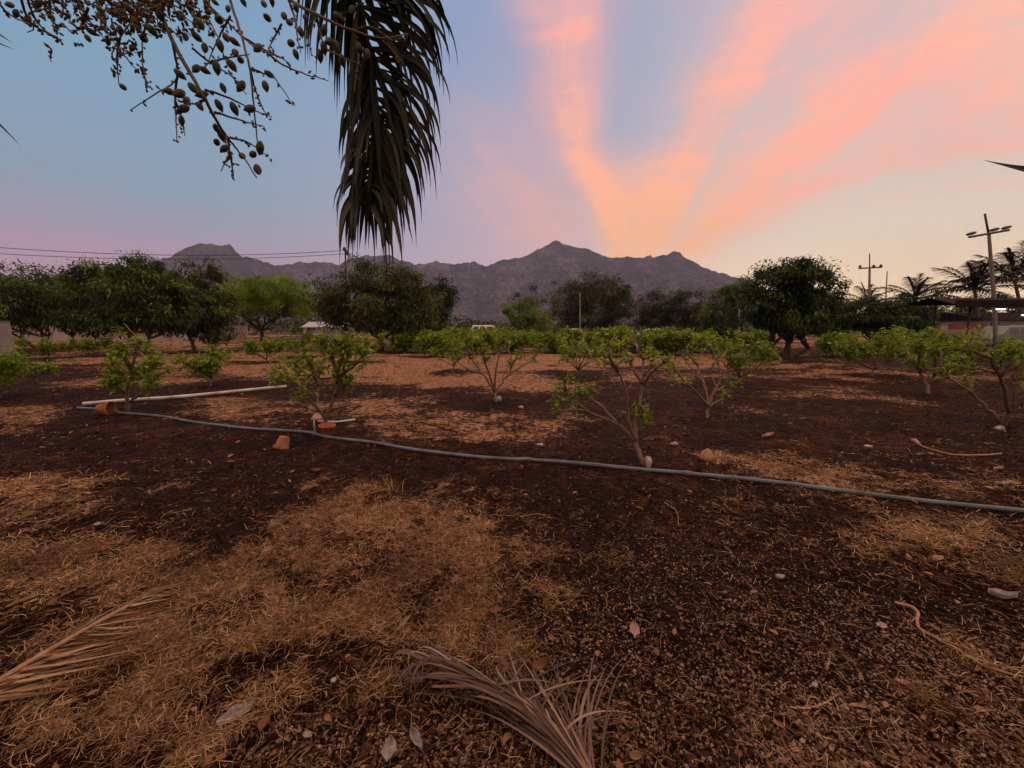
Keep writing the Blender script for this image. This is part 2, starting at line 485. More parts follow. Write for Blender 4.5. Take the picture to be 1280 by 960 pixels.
def mat_ground():
    m, nt, out = new_mat('dry orchard soil')
    straw, grav = attr(nt, 'straw'), attr(nt, 'gravel')
    n1 = noise(nt, 1.1, 6, .65); n2 = noise(nt, 9, 6, .7); n3 = noise(nt, 55, 5, .7)
    soil = ramp(nt, n2 * 0.6 + n1 * 0.4, [(.38, c4(.004, .0009, .0004)), (.5, c4(.022, .0061, .0026)), (.66, c4(.110, .041, .019))])
    speck = sstep(n3, .60, .72)
    soil = mixc(nt, speck * 0.6, soil, c4(.24, .135, .085))
    dry = ramp(nt, n3 * 0.5 + n2 * 0.5, [(.36, c4(.030, .011, .005)), (.46, c4(.15, .070, .036)), (.55, c4(.46, .275, .165)), (.67, c4(.74, .53, .37))])
    warm = ramp(nt, n1, [(.35, c4(1, .86, .8)), (.65, c4(1.0, 1.0, 1.0))])
    dry = mixc(nt, 1.0, dry, warm, 'MULTIPLY')
    k = sstep(straw + (n2 - 0.5) * 1.3 + (n3 - .5) * .8, .30, .66)
    col = mixc(nt, k, soil, dry)
    dk = mixc(nt, grav * 0.7, col, c4(.007, .0022, .0011))
    pale = mixc(nt, sstep(n3, .56, .68) * grav * 0.22, dk, c4(.17, .105, .075))
    vor = nt.nodes.new('ShaderNodeTexVoronoi'); vor.inputs['Scale'].default_value = 42
    tc = nt.nodes.new('ShaderNodeTexCoord'); nt.links.new(tc.outputs['Object'], vor.inputs['Vector'])
    h = n2 * 2.2 + n3 * 1.0 - E(vor.outputs['Distance']) * 0.6
    p = principled(nt, pale, .95, .12, h, .035, .9)
    nt.links.new(p.outputs[0], out.inputs[0]); return m


def mat_hill():
    m, nt, out = new_mat('wooded hill')
    n1 = noise(nt, .012, 8, .68); n2 = noise(nt, .055, 5, .7)
    col = ramp(nt, n1 * .55 + n2 * .45, [(.38, c4(.008, .012, .014)), (.5, c4(.032, .036, .036)), (.60, c4(.13, .128, .12))])
    p = principled(nt, col, 1, .05, n2 * 1.0 + n1, 14, .9)
    nt.links.new(p.outputs[0], out.inputs[0]); return m


M['ground'] = mat_ground(); M['hill'] = mat_hill()

# ------------------------------------------------------------------ ground sheet
STRAW = [  # px x, y, radius x, y, amount : where dry grass lies, measured on the ground
    (120, 446, 240, 12, .85), (420, 452, 260, 14, .9), (700, 450, 200, 13, .95), (560, 474, 150, 14, .95), (900, 452, 120, 8, .6), (700, 484, 90, 8, .6), (330, 468, 160, 10, .6), (800, 472, 120, 8, .45),
    (1020, 466, 110, 12, .7), (1230, 470, 90, 9, .65), (1020, 490, 120, 9, .5), (960, 512, 90, 9, .45), (1130, 500, 80, 8, .4), (1080, 468, 60, 8, .5),
    (300, 515, 90, 17, .75), (250, 500, 60, 8, .4), (520, 528, 130, 22, .75), (640, 548, 70, 16, .5), (720, 525, 70, 12, .45), (470, 505, 80, 12, .5),
    (40, 520, 80, 18, .55), (130, 478, 140, 8, .5), (1020, 585, 150, 22, .65), (1150, 606, 120, 16, .55), (930, 570, 70, 12, .4), (860, 545, 60, 8, .3), (1240, 560, 60, 14, .3),
    (60, 620, 120, 32, .55), (90, 690, 180, 55, .6), (220, 612, 50, 22, .4), (500, 660, 130, 48, .8), (420, 640, 80, 35, .5), (560, 700, 150, 70, .62), (330, 740, 170, 75, .55),
    (180, 790, 190, 80, .45), (650, 760, 110, 60, .5), (430, 800, 170, 70, .42), (300, 900, 160, 60, .3), (60, 900, 140, 70, .4), (1130, 668, 130, 28, .62), (1240, 690, 90, 40, .55),
    (1130, 780, 70, 30, .3), (900, 790, 80, 50, .22), (900, 640, 140, 40, .14), (700, 830, 100, 40, .25)]
GRAVEL = [(1000, 870, 300, 120, 1.0), (1150, 930, 300, 110, 1.0), (830, 820, 190, 90, .9), (640, 930, 300, 60, .8), (380, 930, 180, 50, .55), (1200, 800, 190, 60, .7),
          (900, 720, 170, 50, .6), (760, 680, 180, 60, .4), (700, 630, 300, 30, .25), (300, 650, 80, 40, .3)]


def pxmask(x, y, spots):
    u, v = project(x, y, H(x, y))
    s = 0
    wob = 26 * fbm(x * 1.7, y * 1.7, 3); wob2 = 16 * fbm(x * 1.9 + 40, y * 1.9, 3)
    sc = np.clip((v - 411) / 200, .05, 1.2)
    for cx, cy_, rx, ry, a in spots:
        s = s + a * np.exp(-(((u - cx + wob * 1.6 * sc) / rx) ** 2 + ((v - cy_ + wob2 * sc) / ry) ** 2) * 1.2)
    return s, u, v


CLEARED = [(806, 582), (409, 538), (160, 514), (620, 502), (884, 522), (1254, 532), (1160, 492), (262, 482), (5, 497), (332, 453), (565, 466), (722, 470), (926, 480), (1090, 470), (1196, 466),
           (62, 448), (118, 446), (455, 452), (372, 447), (268, 440), (508, 441), (545, 446), (596, 443), (640, 442), (690, 441), (757, 446), (800, 440), (838, 444), (874, 441), (942, 436), (1050, 446), (1142, 446), (984, 448), (476, 440)]
CLEARED = [ground(a, b) for a, b in CLEARED]      # soil hoed bare round the foot of each tree


def straw_at(x, y):
    s, u, v = pxmask(x, y, STRAW)
    outside = np.clip(np.maximum(-u, u - 1280) / 120, 0, 1)
    outside = np.where(y < .7, 1, outside)
    gen = np.clip(.42 + fbm(x * .35, y * .35, 3) * .9, 0, 1)
    far = np.clip((np.hypot(x, y) - 24) / 30, 0, 1)
    s = s * (1 - outside) + gen * outside
    s = s * (1 - far) + np.clip(.55 + fbm(x * .12, y * .12, 3), 0, 1) * far
    s = np.clip(s * .92 + .46 * fbm(x * 1.9, y * 2.4, 4) + .10 * fbm(x * .9, y * 2.6 + 7, 3), 0, 1.2)
    bare = 0
    wx, wy = x + .5 * fbm(x * 1.5, y * 1.5, 3), y + .5 * fbm(x * 1.5 + 20, y * 1.5, 3)
    for c in CLEARED: bare = np.maximum(bare, np.exp(-((wx - c[0]) ** 2 + (wy - c[1]) ** 2) / (.55 + .035 * c[1]) ** 2))
    s = s * (1 - .9 * bare)
    drift = np.clip(np.hypot(x, y) / 9 - .8, 0, 1)
    s = np.clip(s - drift * np.clip(.9 * fbm(x * .55 + 8, y * .8, 4) + .02, 0, .8), 0, 1.2)
    # matted clumps with bare dark gaps between them
    near = np.clip(1 - np.hypot(x, y) / 11, 0, 1)
    cl = np.clip(.5 + 2.6 * (fbm(x * 4.1 + 31, y * 4.1, 3) + .05), 0, 1.15) * (.75 + .5 * fbm(x * 13, y * 13 + 3, 2))
    return np.clip(s * (1 - near * .85) + s * cl * near * 1.05, 0, 1.2)


def gravel_at(x, y):
    s, u, v = pxmask(x, y, GRAVEL)
    s = np.where((y < .7) | (u < 0) | (u > 1280), .5 + .5 * (x > 0), s)
    return np.clip(s, 0, 1)


def build_ground():
    th = np.concatenate([np.linspace(-62, 62, 560, endpoint=False), np.linspace(62, 298, 90, endpoint=False)]) * math.pi / 180
    rr = 0.3 * (2600 / 0.3) ** (np.linspace(0, 1, 520))
    n, m = len(th), len(rr)
    X = (rr[:, None] * np.sin(th)[None]).ravel(); Yv = (rr[:, None] * np.cos(th)[None]).ravel()
    V = np.concatenate([np.stack([X, Yv, H(X, Yv)], 1), [[0, 0, float(H(0, 0))]]])
    i = np.arange(n); j = (i + 1) % n
    q = np.concatenate([np.stack([k * n + j, k * n + i, (k + 1) * n + i, (k + 1) * n + j], 1) for k in range(m - 1)])[:, ::-1]
    t = np.stack([np.full(n, len(V) - 1), j, i], 1)
    mb = MB().add(V, [q, t])
    o = mb.build('ground', M['ground'], attrs={'straw': straw_at(V[:, 0], V[:, 1]), 'gravel': gravel_at(V[:, 0], V[:, 1])})
    o['kind'] = 'structure'
    tag(o, 'dark reddish soil of the orchard with patches of dry grass', 'ground', kind='structure')


build_ground()

# ------------------------------------------------------------------ hills
RIDGE = [(-900, 380), (-500, 368), (-200, 372), (0, 366), (100, 352), (160, 338), (190, 330), (215, 320), (232, 311), (250, 305), (264, 305), (285, 311), (300, 320), (320, 325), (345, 332),
         (370, 329), (400, 328), (425, 331), (440, 322), (460, 320), (485, 319), (500, 325), (520, 331), (545, 327), (570, 331), (590, 327), (610, 333), (625, 326),
         (650, 322), (660, 320), (672, 312), (690, 303), (696, 301), (715, 309), (730, 310), (745, 315), (760, 322), (780, 321), (800, 322), (825, 320), (836, 319),
         (841, 314), (850, 314.5), (856, 322), (870, 330), (890, 338), (910, 344), (930, 350), (950, 360), (975, 372), (1000, 384), (1040, 398), (1100, 405), (1300, 410)]


def build_hills():
    D0 = 2000.0
    pts = []
    for px, py in RIDGE:
        d = ray(px, py); az = math.atan2(d[0], d[1]); tanel = d[2] / math.hypot(d[0], d[1])
        pts.append((az, tanel))
    pts = np.array(pts)
    az = np.linspace(R(-66), R(50), 900)
    te = np.interp(az, pts[:, 0], pts[:, 1])
    te = te + np.clip(te * 8, 0, 1) * (.0030 * fbm(az * 90, az * 0 + 3, 4) + .0025 * np.abs(vnoise(az * 420, az * 0 + 9)))
    dist = np.concatenate([np.linspace(1350, 2000, 90), np.linspace(2010, 2450, 30)])
    Z = []; XY = []
    for d in dist:
        x = d * np.sin(az); y = d * np.cos(az)
        t = np.clip((d - 1350) / 650, 0, 1) if d <= D0 else 1 - ((d - D0) / 450)
        prof = t ** 1.25 if d <= D0 else t
        crest = te * D0 + EYE
        rug = (60 * fbm(x * .006, y * .006, 5) - 60 * np.abs(vnoise(x * .011 + 4, y * .004)) + 30 * fbm(x * .03, y * .03, 4)) * np.clip(crest / 250, .1, 1)
        w = math.sin(math.pi * min(t, 1)) if d <= D0 else t
        ridge_n = 5.5 * fbm(x * .05 + 3, y * .0 + 2, 4) * np.clip(crest / 150, 0, 1) if d > 1900 else 0
        Z.append(np.maximum(crest * prof + rug * w * 1.15 + ridge_n * t, -2) - 2 * (t <= 0)); XY.append((x, y))
    X = np.concatenate([a for a, _ in XY]); Yv = np.concatenate([b for _, b in XY]); Z = np.concatenate(Z)
    n = len(az); m = len(dist)
    i = np.arange(n - 1)
    q = np.concatenate([np.stack([k * n + i, k * n + i + 1, (k + 1) * n + i + 1, (k + 1) * n + i], 1) for k in range(m - 1)])
    o = MB().add(np.stack([X, Yv, Z], 1), [q]).build('hills', M['hill'])
    tag(o, 'long wooded mountain ridge with three peaks beyond the orchard', 'hills', kind='structure')


build_hills()

# ------------------------------------------------------------------ air
hz = MB().box((0, 0, 300), (5400, 5400, 604)).build('haze', bpy.data.materials.new('air'), smooth=False)
hm = hz.data.materials[0]; hm.use_nodes = True; hm.node_tree.nodes.clear()
pv = hm.node_tree.nodes.new('ShaderNodeVolumePrincipled')
pv.inputs['Color'].default_value = (.58, .66, 1.0, 1); pv.inputs['Density'].default_value = 1.6e-4
ho = hm.node_tree.nodes.new('ShaderNodeOutputMaterial'); hm.node_tree.links.new(pv.outputs[0], ho.inputs['Volume'])
try: hm.cycles.homogeneous_volume = True
except Exception: pass
tag(hz, 'thin evening haze in the air over the whole valley', 'haze', kind='stuff')


# ------------------------------------------------------------------ young orchard trees
def limb(a, b, g, n=7, wob=.05, sag=0.0):
    a = np.asarray(a, float); b = np.asarray(b, float)
    t = np.linspace(0, 1, n)[:, None]; L = np.linalg.norm(b - a)
    off = g.normal(size=(n, 3)) * L * wob * np.sin(np.linspace(0, math.pi, n))[:, None]
    return a + (b - a) * t + off + np.array([0, 0, -1]) * sag * L * np.sin(t * math.pi)


def whorl(mb, P, axis, g, n, L):
    axis = unit(axis)
    D = unit(g.normal(size=(n, 3)) * np.array([1, 1, .6]) + axis * .5)
    base = np.asarray(P) - axis * (g.random((n, 1)) * L * .8) + g.normal(size=(n, 3)) * L * .24
    Ln = L * .42 * g.uniform(.6, 1.3, n)
    leaves(mb, base, D, Ln, Ln * g.uniform(.32, .44, n), g.uniform(.0, .5, n), g, True)


def orchard_tree(label, base, limbs, seed, r0, leafL, dens=1.0, extra=2, group='young trees of the orchard', bare=0.2):
    """limbs: list of point lists from the fork outwards (world coordinates); base: world point"""
    g = np.random.default_rng(seed)
    root = thing('young_fruit_tree', label, 'young tree', base, group)
    tb, lb = MB(), MB()
    for k, P in enumerate(limbs):
        P = np.asarray(P, float)
        main = smooth_line(P, max(6, 4 * len(P)))
        n = len(main)
        main[1:-1] += g.normal(size=(n - 2, 3)) * r0 * .13
        s = 1.0 if k == 0 else .72
        tb.tube(main, r0 * .74 * s * np.linspace(1, .16, n) ** .85, 7, var=g.random())
        L = np.sum(np.linalg.norm(np.diff(main, axis=0), axis=1))
        whorl(lb, main[-1], main[-1] - main[-2], g, int(34 * dens), leafL)
        for _ in range(extra):
            t = g.uniform(.5, .97); q = main[int(t * (n - 1))]
            ax = unit(g.normal(size=3) * np.array([1, 1, .5]) + np.array([0, 0, .6]) + unit(main[-1] - main[0]) * .5)
            ln = L * g.uniform(.12, .34)
            tw = limb(q, q + ax * ln, g, 5, .06)
            tb.tube(tw, r0 * .34 * np.linspace(1, .45, 5), 5, var=g.random())
            if g.random() > bare: whorl(lb, tw[-1], tw[-1] - tw[-2], g, int(26 * dens), leafL * .92)
            if g.random() > .5: whorl(lb, tw[2], tw[3] - tw[2], g, int(12 * dens), leafL * .8)
    tb.build('trunk', M['bark'], root); lb.build('crown', M['shrub_leaf'], root)
    return root


def px_tree(label, base_px, limbs_px, seed, r0, leafL, dens=1.0, extra=2, depth=.5, bare=.2):
    """limbs in photo pixels; each limb gets its own slant away from or towards the viewer"""
    dens *= 1.15; extra += 2
    g = np.random.default_rng(seed + 500)
    b = ground(*base_px, up=-.03); Y = b[1]
    out = []
    spread = {}
    for P in limbs_px:
        key = P[0]
        pts = []
        dy = g.uniform(-depth, depth)
        for i, (x, y) in enumerate(P):
            k0 = (x, y)
            if k0 in spread: yy = spread[k0]
            else:
                y0 = spread.get(P[0], 0.0); yy = y0 + dy * i / (len(P) - 1); spread[k0] = yy
            p = at(x, y, Y + yy) if (x, y) != tuple(base_px) else b
            pts.append(p)
        out.append(pts)
    return orchard_tree(label, b, out, seed, r0, leafL, dens, extra, bare=bare)


px_tree('largest young tree, leaning over the blue pipe with one long bare branch to the left', (806, 582),
        [[(806, 582), (795, 552), (797, 520), (803, 480), (804, 448), (812, 434)],
         [(795, 552), (772, 530), (735, 514), (715, 497), (694, 476)],
         [(795, 552), (786, 525), (782, 490), (772, 464), (750, 448)],
         [(735, 514), (716, 512), (700, 513), (688, 500)],
         [(772, 530), (748, 505), (728, 494), (712, 496)],
         [(803, 480), (792, 462), (782, 440), (770, 428)],
         [(803, 480), (818, 462), (832, 452), (838, 446)],
         [(772, 464), (762, 445), (758, 430)],
         [(804, 448), (795, 432), (786, 424)],
         [(797, 520), (800, 505), (806, 528)]], 11, .040, .155, .62, 1, .55, .45)
px_tree('young tree with several upright stems growing from an orange pot collar', (409, 538),
        [[(409, 538), (407, 524), (418, 495), (421, 465), (413, 436)],
         [(407, 524), (398, 508), (398, 478), (402, 450)],
         [(407, 524), (392, 505), (375, 484), (356, 466)],
         [(418, 495), (427, 470), (436, 446), (444, 428)],
         [(398, 478), (388, 455), (378, 436)],
         [(421, 465), (430, 440), (428, 424)],
         [(375, 484), (372, 472), (366, 452)],
         [(421, 465), (410, 440), (398, 424)],
         [(427, 470), (445, 455), (460, 436)],
         [(418, 495), (430, 484), (440, 468)]], 12, .045, .19, 1.0, 3, .6, .15)
px_tree('young tree beside the white pipe, one tall stem and a side branch', (160, 514),
        [[(160, 514), (158, 492), (164, 462), (172, 438), (176, 424)],
         [(160, 503), (172, 495), (186, 482), (198, 468)],
         [(158, 492), (150, 475), (140, 452)],
         [(164, 462), (154, 446), (150, 432)],
         [(172, 438), (182, 448), (190, 458)],
         [(186, 482), (178, 470), (180, 462)],
         [(158, 492), (146, 484), (136, 472)]], 13, .05, .22, 1.4, 3, .6, .1)
px_tree('open vase shaped young tree with a pale trunk foot in the middle of the orchard', (620, 502),
        [[(620, 502), (618, 490), (604, 468), (588, 448), (576, 430)],
         [(618, 490), (632, 472), (642, 455), (648, 436)],
         [(618, 490), (610, 462), (602, 440), (600, 426)],
         [(618, 490), (620, 462), (624, 440), (622, 424)],
         [(632, 472), (652, 458), (668, 448), (672, 430)],
         [(604, 468), (582, 460), (566, 446)],
         [(642, 455), (636, 436), (640, 422)],
         [(588, 448), (584, 434), (590, 422)]], 14, .045, .20, .9, 2, .8, .3)
px_tree('young tree with bare forked limbs right of the largest one', (884, 522),
        [[(884, 522), (886, 508), (892, 490), (900, 474), (897, 455), (890, 440)],
         [(886, 508), (868, 488), (850, 470), (838, 454)],
         [(886, 508), (880, 480), (862, 458), (852, 440)],
         [(892, 490), (908, 482), (922, 478)],
         [(886, 508), (900, 500), (908, 492)],
         [(897, 455), (906, 442), (912, 428)],
         [(880, 480), (872, 460), (878, 436)],
         [(890, 440), (882, 430), (872, 424)]], 15, .042, .19, .6, 1, .7, .5)
px_tree('dark young tree at the right edge with a thick leaning trunk', (1254, 532),
        [[(1254, 532), (1262, 515), (1278, 498), (1300, 480), (1320, 455)],
         [(1250, 528), (1236, 512), (1215, 492), (1190, 474), (1176, 460)],
         [(1262, 515), (1256, 490), (1250, 470), (1236, 446), (1228, 430)],
         [(1262, 515), (1262, 480), (1272, 455), (1276, 430)],
         [(1215, 492), (1206, 468), (1200, 446)],
         [(1250, 470), (1264, 450), (1260, 430)],
         [(1236, 446), (1218, 440), (1206, 430)],
         [(1300, 480), (1296, 450), (1292, 430)]], 16, .06, .17, .9, 3, .6, .15)
px_tree('young tree with a dark y shaped trunk near the right edge', (1160, 492),
        [[(1160, 492), (1158, 480), (1150, 466), (1140, 450), (1122, 438)],
         [(1158, 480), (1168, 470), (1182, 462), (1196, 448)],
         [(1150, 466), (1148, 446), (1154, 430)],
         [(1168, 470), (1170, 450), (1176, 434)],
         [(1140, 450), (1132, 436), (1120, 426)],
         [(1182, 462), (1196, 460), (1210, 452)]], 17, .06, .22, 1.4, 3, .8, .1)


def vase_tree(label, px, py, wpx, top, seed, nl=7, dens=1.0, leafL=.2, extra=3):
    dens *= 1.15
    g = np.random.default_rng(seed)
    b = ground(px, py, up=-.03); Y = b[1]
    if 9 < Y < 20 and leafL < .5: leafL *= 1.3
    rad = wpx / F * Y / 2; hgt = (at(px, top, Y)[2] - b[2])
    fork = b + np.array([g.normal() * .05, g.normal() * .05, hgt * g.uniform(.14, .24)])
    limbs = []
    for k in range(nl):
        a = k * 2 * math.pi / nl + g.uniform(-.35, .35); rr = rad * (g.uniform(.6, .95) if k % 2 else g.uniform(.2, .6))
        tip = b + np.array([math.cos(a) * rr, math.sin(a) * rr, hgt * g.uniform(.62, .97)])
        mid = fork + (tip - fork) * .5 + np.array([math.cos(a), math.sin(a), 0]) * rr * .16 + g.normal(size=3) * .04
        limbs.append(([b] if k == 0 else []) + [fork, mid, tip])
    return orchard_tree(label, b, limbs, seed, max(.03, .02 * hgt + .012), leafL, dens, extra)


vase_tree('small round young tree left of the stacked stems, behind the white pipe', 262, 482, 62, 434, 21, 8, 1.3, .24)
vase_tree('leafy young tree cut by the left edge of the view', 5, 497, 112, 436, 22, 9, 1.6, .25, 4)
vase_tree('small young tree between the white pipe and the lime green tree', 332, 453, 52, 424, 23, 7, 1.5, .30)
vase_tree('slim young tree just left of the vase shaped one', 565, 466, 66, 420, 24, 6, 1.2, .24)
vase_tree('young tree with a straight thin stem just behind the long bare branch', 722, 470, 84, 421, 25, 8, 1.0, .24)
vase_tree('broad young tree with pale twisting limbs behind the bare forked one', 926, 480, 92, 422, 26, 9, 1.1, .23, 4)
vase_tree('broad low young tree before the palms, its crown touching the ground', 1090, 470, 104, 416, 27, 9, 1.8, .28, 4)
vase_tree('dense young tree in front of the picket fence', 1196, 466, 84, 420, 28, 8, 1.6, .28, 4)
vase_tree('low bushy young tree before the grey wall block', 62, 448, 60, 424, 29, 8, 1.5, .34)
vase_tree('tiny young tree under the leaning mango limbs', 118, 446, 44, 424, 30, 7, 1.4, .34)
vase_tree('young tree standing behind the potted one, right side', 455, 452, 62, 418, 31, 8, 1.5, .3)
vase_tree('wide young tree behind the potted one, left side', 372, 447, 74, 417, 32, 9, 1.7, .32)
vase_tree('pale green sapling at the foot of the half hidden mango tree', 268, 440, 50, 410, 33, 8, 1.5, .36)
rows = [(508, 441, 58, 417, 'leftmost tree of the first far row, right of the round mango'),
        (545, 446, 50, 417, 'second tree from the left in the first far row'),
        (596, 443, 54, 417, 'young tree in the first far row, below the white van'),
        (640, 442, 56, 416, 'young tree in the first far row, left of the bright green bush'),
        (690, 441, 50, 417, 'young tree in the first far row, right of the bright green bush'),
        (757, 446, 60, 416, 'young tree in the first far row, before the white stake'),
        (800, 440, 56, 417, 'young tree in the first far row, below the white car'),
        (838, 444, 56, 417, 'young tree in the first far row, right of the white car'),
        (874, 441, 52, 417, 'rightmost tree of the first far row, beside the dark bush'),
        (524, 429, 34, 414, 'leftmost tree of the second far row'),
        (572, 430, 34, 414, 'young tree in the second far row, left under the van'),
        (618, 429, 34, 414, 'young tree in the second far row, right under the van'),
        (668, 430, 34, 414, 'young tree in the second far row, below the bright green bush'),
        (712, 429, 34, 414, 'young tree in the second far row, before the pale post'),
        (772, 430, 34, 414, 'young tree in the second far row, right of the white stake'),
        (820, 429, 34, 414, 'young tree in the second far row, right below the white car'),
        (908, 432, 40, 415, 'young tree before the green metal post'),
        (942, 436, 44, 417, 'young tree left of the big dark tree'),
        (1050, 446, 56, 420, 'young tree right of the big dark tree'),
        (1142, 446, 60, 418, 'young tree before the white gate pillar')]
for k, (px, py, w, top, lab) in enumerate(rows):
    vase_tree(lab, px, py, w * 1.05, top - (k % 3), 60 + k, 7 + k % 4, 1.9 + .2 * (k % 3), .66 if py > 435 else .92, 5)


# ------------------------------------------------------------------ big trees
def crown_tree(name, label, cat, base, blobs_px, Y, leaf, bark, seed, n_leaf, leafL, trunk_r=.16, forks=None, droop=.6, limbs=9, group=None, clump=.55, low=None):
    """blobs_px: ellipses of the crown in photo pixels, given depth as they are wide"""
    n_leaf = int(n_leaf * 2.0); leafL = leafL * .72
    g = np.random.default_rng(seed)
    b = np.array([base[0], base[1], base[2] - .05])
    root = thing(name, label, cat, b, group)
    tb, lb = MB(), MB()
    s = Y / F
    C = np.array([at(x, y, Y + g.normal() * .3 * rx * s) for x, y, rx, ry in blobs_px])
    Rd = np.array([[rx * s, rx * s * .9, ry * s] for x, y, rx, ry in blobs_px])
    vol = Rd.prod(1) ** (2 / 3); pr = vol / vol.sum()
    nc = max(30, n_leaf // 105)
    idx = g.choice(len(C), nc, p=pr)
    d = unit(g.normal(size=(nc, 3))); rad = g.uniform(.35, 1.0, nc) ** .45
    lump = 1 + .20 * np.sin(d[:, 0] * 5 + idx) + .18 * np.sin(d[:, 2] * 7 + d[:, 1] * 4 + idx * 2) + g.normal(size=nc) * .09
    cen = C[idx] + d * Rd[idx] * (rad * lump)[:, None]
    cen[:, 2] = np.maximum(cen[:, 2], (low if low is not None else .5) + g.random(nc) * .3)
    per = n_leaf // nc
    cs = g.uniform(.5, 1.3, nc) * clump * Rd[:, 2].mean() * .46
    P = (cen[:, None, :] + g.normal(size=(nc, per, 3)) * cs[:, None, None] * np.array([1, 1, .62])).reshape(-1, 3)
    out = unit(P - C[np.repeat(idx, per)])
    D = out * .7 + g.normal(size=P.shape) * .7 + np.array([0, 0, -.25])
    Ln = leafL * g.uniform(.6, 1.25, len(P))
    leaves(lb, P, D, Ln, Ln * .36, g.uniform(.1, droop, len(P)), g, False)
    # one random tone per clump; brighter ones paint in lit foliage
    A = lb.A[-1].copy().reshape(nc * per, -1); A = np.clip(A.reshape(nc, -1) * .45 + (g.random(nc) ** 1.3)[:, None] * .68 - .06, 0, 1); lb.A[-1] = A.ravel()
    forkz = .28 * (C[:, 2].mean() - b[2])
    f = forks or [b + np.array([g.normal() * .08, g.normal() * .08, forkz])]
    for kf, q in enumerate(f):
        q = np.asarray(q, float); fr = 1.0 if kf == 0 else .55
        tb.tube(smooth_line([b + (q - b) * 0, b + (q - b) * .5 + g.normal(size=3) * .04, q], 7), trunk_r * fr * np.linspace(1.25, .8, 7), 9)
    for k in range(limbs):
        q = np.asarray(f[k % len(f)], float); e = cen[g.integers(nc)]
        ln = limb(q, e, g, 9, .05, sag=-.04)
        tb.tube(ln, trunk_r * np.linspace(.62, .08, 9), 6)
        for _ in range(3):
            q2 = ln[g.integers(3, 8)]; e2 = q2 + unit(g.normal(size=3) + unit(e - q) * .8) * np.linalg.norm(e - q) * .35
            tb.tube(limb(q2, e2, g, 5, .06), trunk_r * np.linspace(.22, .05, 5), 5)
    tb.build('trunk', M[bark], root); lb.build('crown', M[leaf], root)
    return root


gp = lambda x, Y: np.array([(x - 640) / F * Y, Y, float(H((x - 640) / F * Y, Y))])
mg = 'mango trees along the left side'
crown_tree('mango_tree', 'low dark mango tree at the left edge with many thin stems', 'tree', gp(52, 27), [(10, 371, 62, 29), (-60, 367, 62, 37), (40, 381, 45, 24), (55, 361, 34, 20)], 27,
           'mango_leaf', 'dark_bark', 101, 9000, .34, .10, forks=[gp(30, 27) + [0, 0, .9], gp(52, 27) + [0, .2, .9], gp(70, 27) + [0, -.2, 1.0]], group=mg, low=1.0)
crown_tree('mango_tree', 'dark mango tree filling the gap behind the leaning limbs', 'tree', gp(92, 31), [(92, 375, 50, 35), (120, 381, 40, 29), (70, 389, 35, 22)], 31,
           'dark_leaf', 'dark_bark', 102, 7000, .34, .12, group=mg, low=.9)
crown_tree('mango_tree', 'tallest mango tree on the left, with reddish top shoots and pale leaning limbs', 'tree', gp(178, 24),
           [(130, 371, 48, 35), (182, 359, 52, 31), (118, 343, 26, 15), (215, 381, 42, 35), (165, 385, 55, 26), (170, 339, 24, 11), (105, 333, 14, 8), (205, 400, 26, 13), (128, 398, 30, 13), (186, 329, 9, 7)], 24,
           'mango_leaf', 'bark', 103, 15000, .32, .13, forks=[gp(165, 24) + [0, 0, 1.0], gp(186, 24) + [0, .2, .9]], limbs=14, group=mg, low=1.0)
crown_tree('mango_tree', 'lighter mango tree with yellowish drooping leaves, right end of the left clump', 'tree', gp(243, 25), [(248, 368, 36, 34), (270, 388, 24, 28), (258, 404, 20, 14), (232, 388, 32, 26), (240, 346, 22, 16)], 25,
           'warm_leaf', 'bark', 104, 8000, .32, .10, group=mg, low=.8)
crown_tree('flat_topped_tree', 'lime green flat topped tree behind the mango clump', 'tree', gp(330, 46), [(335, 362, 50, 13), (306, 374, 44, 14), (372, 377, 26, 12), (338, 382, 54, 13)], 46,
           'lime_leaf', 'dark_bark', 105, 24000, .32, .2, clump=.6, low=1.8)
crown_tree('mango_tree', 'big round mango tree behind the rusty pole', 'tree', gp(476, 26), [(478, 374, 62, 40), (428, 376, 30, 26), (520, 378, 34, 34), (476, 350, 38, 20), (450, 394, 44, 18), (510, 398, 30, 18), (424, 392, 18, 14)], 26,
           'warm_leaf', 'dark_bark', 106, 15000, .30, .17, limbs=15, low=1.1)
crown_tree('mango_tree', 'smaller olive tree tucked behind the round mango', 'tree', gp(546, 36), [(546, 378, 19, 24), (540, 394, 22, 18), (552, 366, 14, 12)], 36,
           'olive_leaf', 'dark_bark', 107, 5000, .36, .12, low=1.2)
crown_tree('bush_tree', 'small bright green bush tree in the middle distance', 'tree', gp(668, 48), [(654, 390, 20, 15), (670, 400, 20, 13), (650, 402, 18, 12)], 48,
           'fresh_leaf', 'dark_bark', 108, 4500, .40, .1, low=.4)
crown_tree('bush_tree', 'thin grey leafed tree behind the bright green bush', 'tree', gp(682, 72), [(662, 374, 20, 15), (690, 376, 18, 20), (676, 386, 26, 16)], 72,
           'olive_leaf', 'pale_bark', 109, 1700, .5, .13, limbs=24, low=1)
crown_tree('round_tree', 'huge round dark tree in the middle under the highest peak', 'tree', gp(744, 62), [(744, 374, 46, 28), (718, 388, 24, 24), (772, 386, 26, 26), (742, 390, 42, 20), (752, 362, 30, 16)], 62,
           'olive_leaf', 'dark_bark', 110, 12000, .5, .3, clump=.5, low=1)
crown_tree('round_tree', 'dark tree directly right of the huge round one', 'tree', gp(822, 70), [(820, 384, 20, 20), (812, 396, 18, 14), (830, 394, 18, 14)], 70,
           'olive_leaf', 'dark_bark', 111, 5000, .5, .2, low=.8)
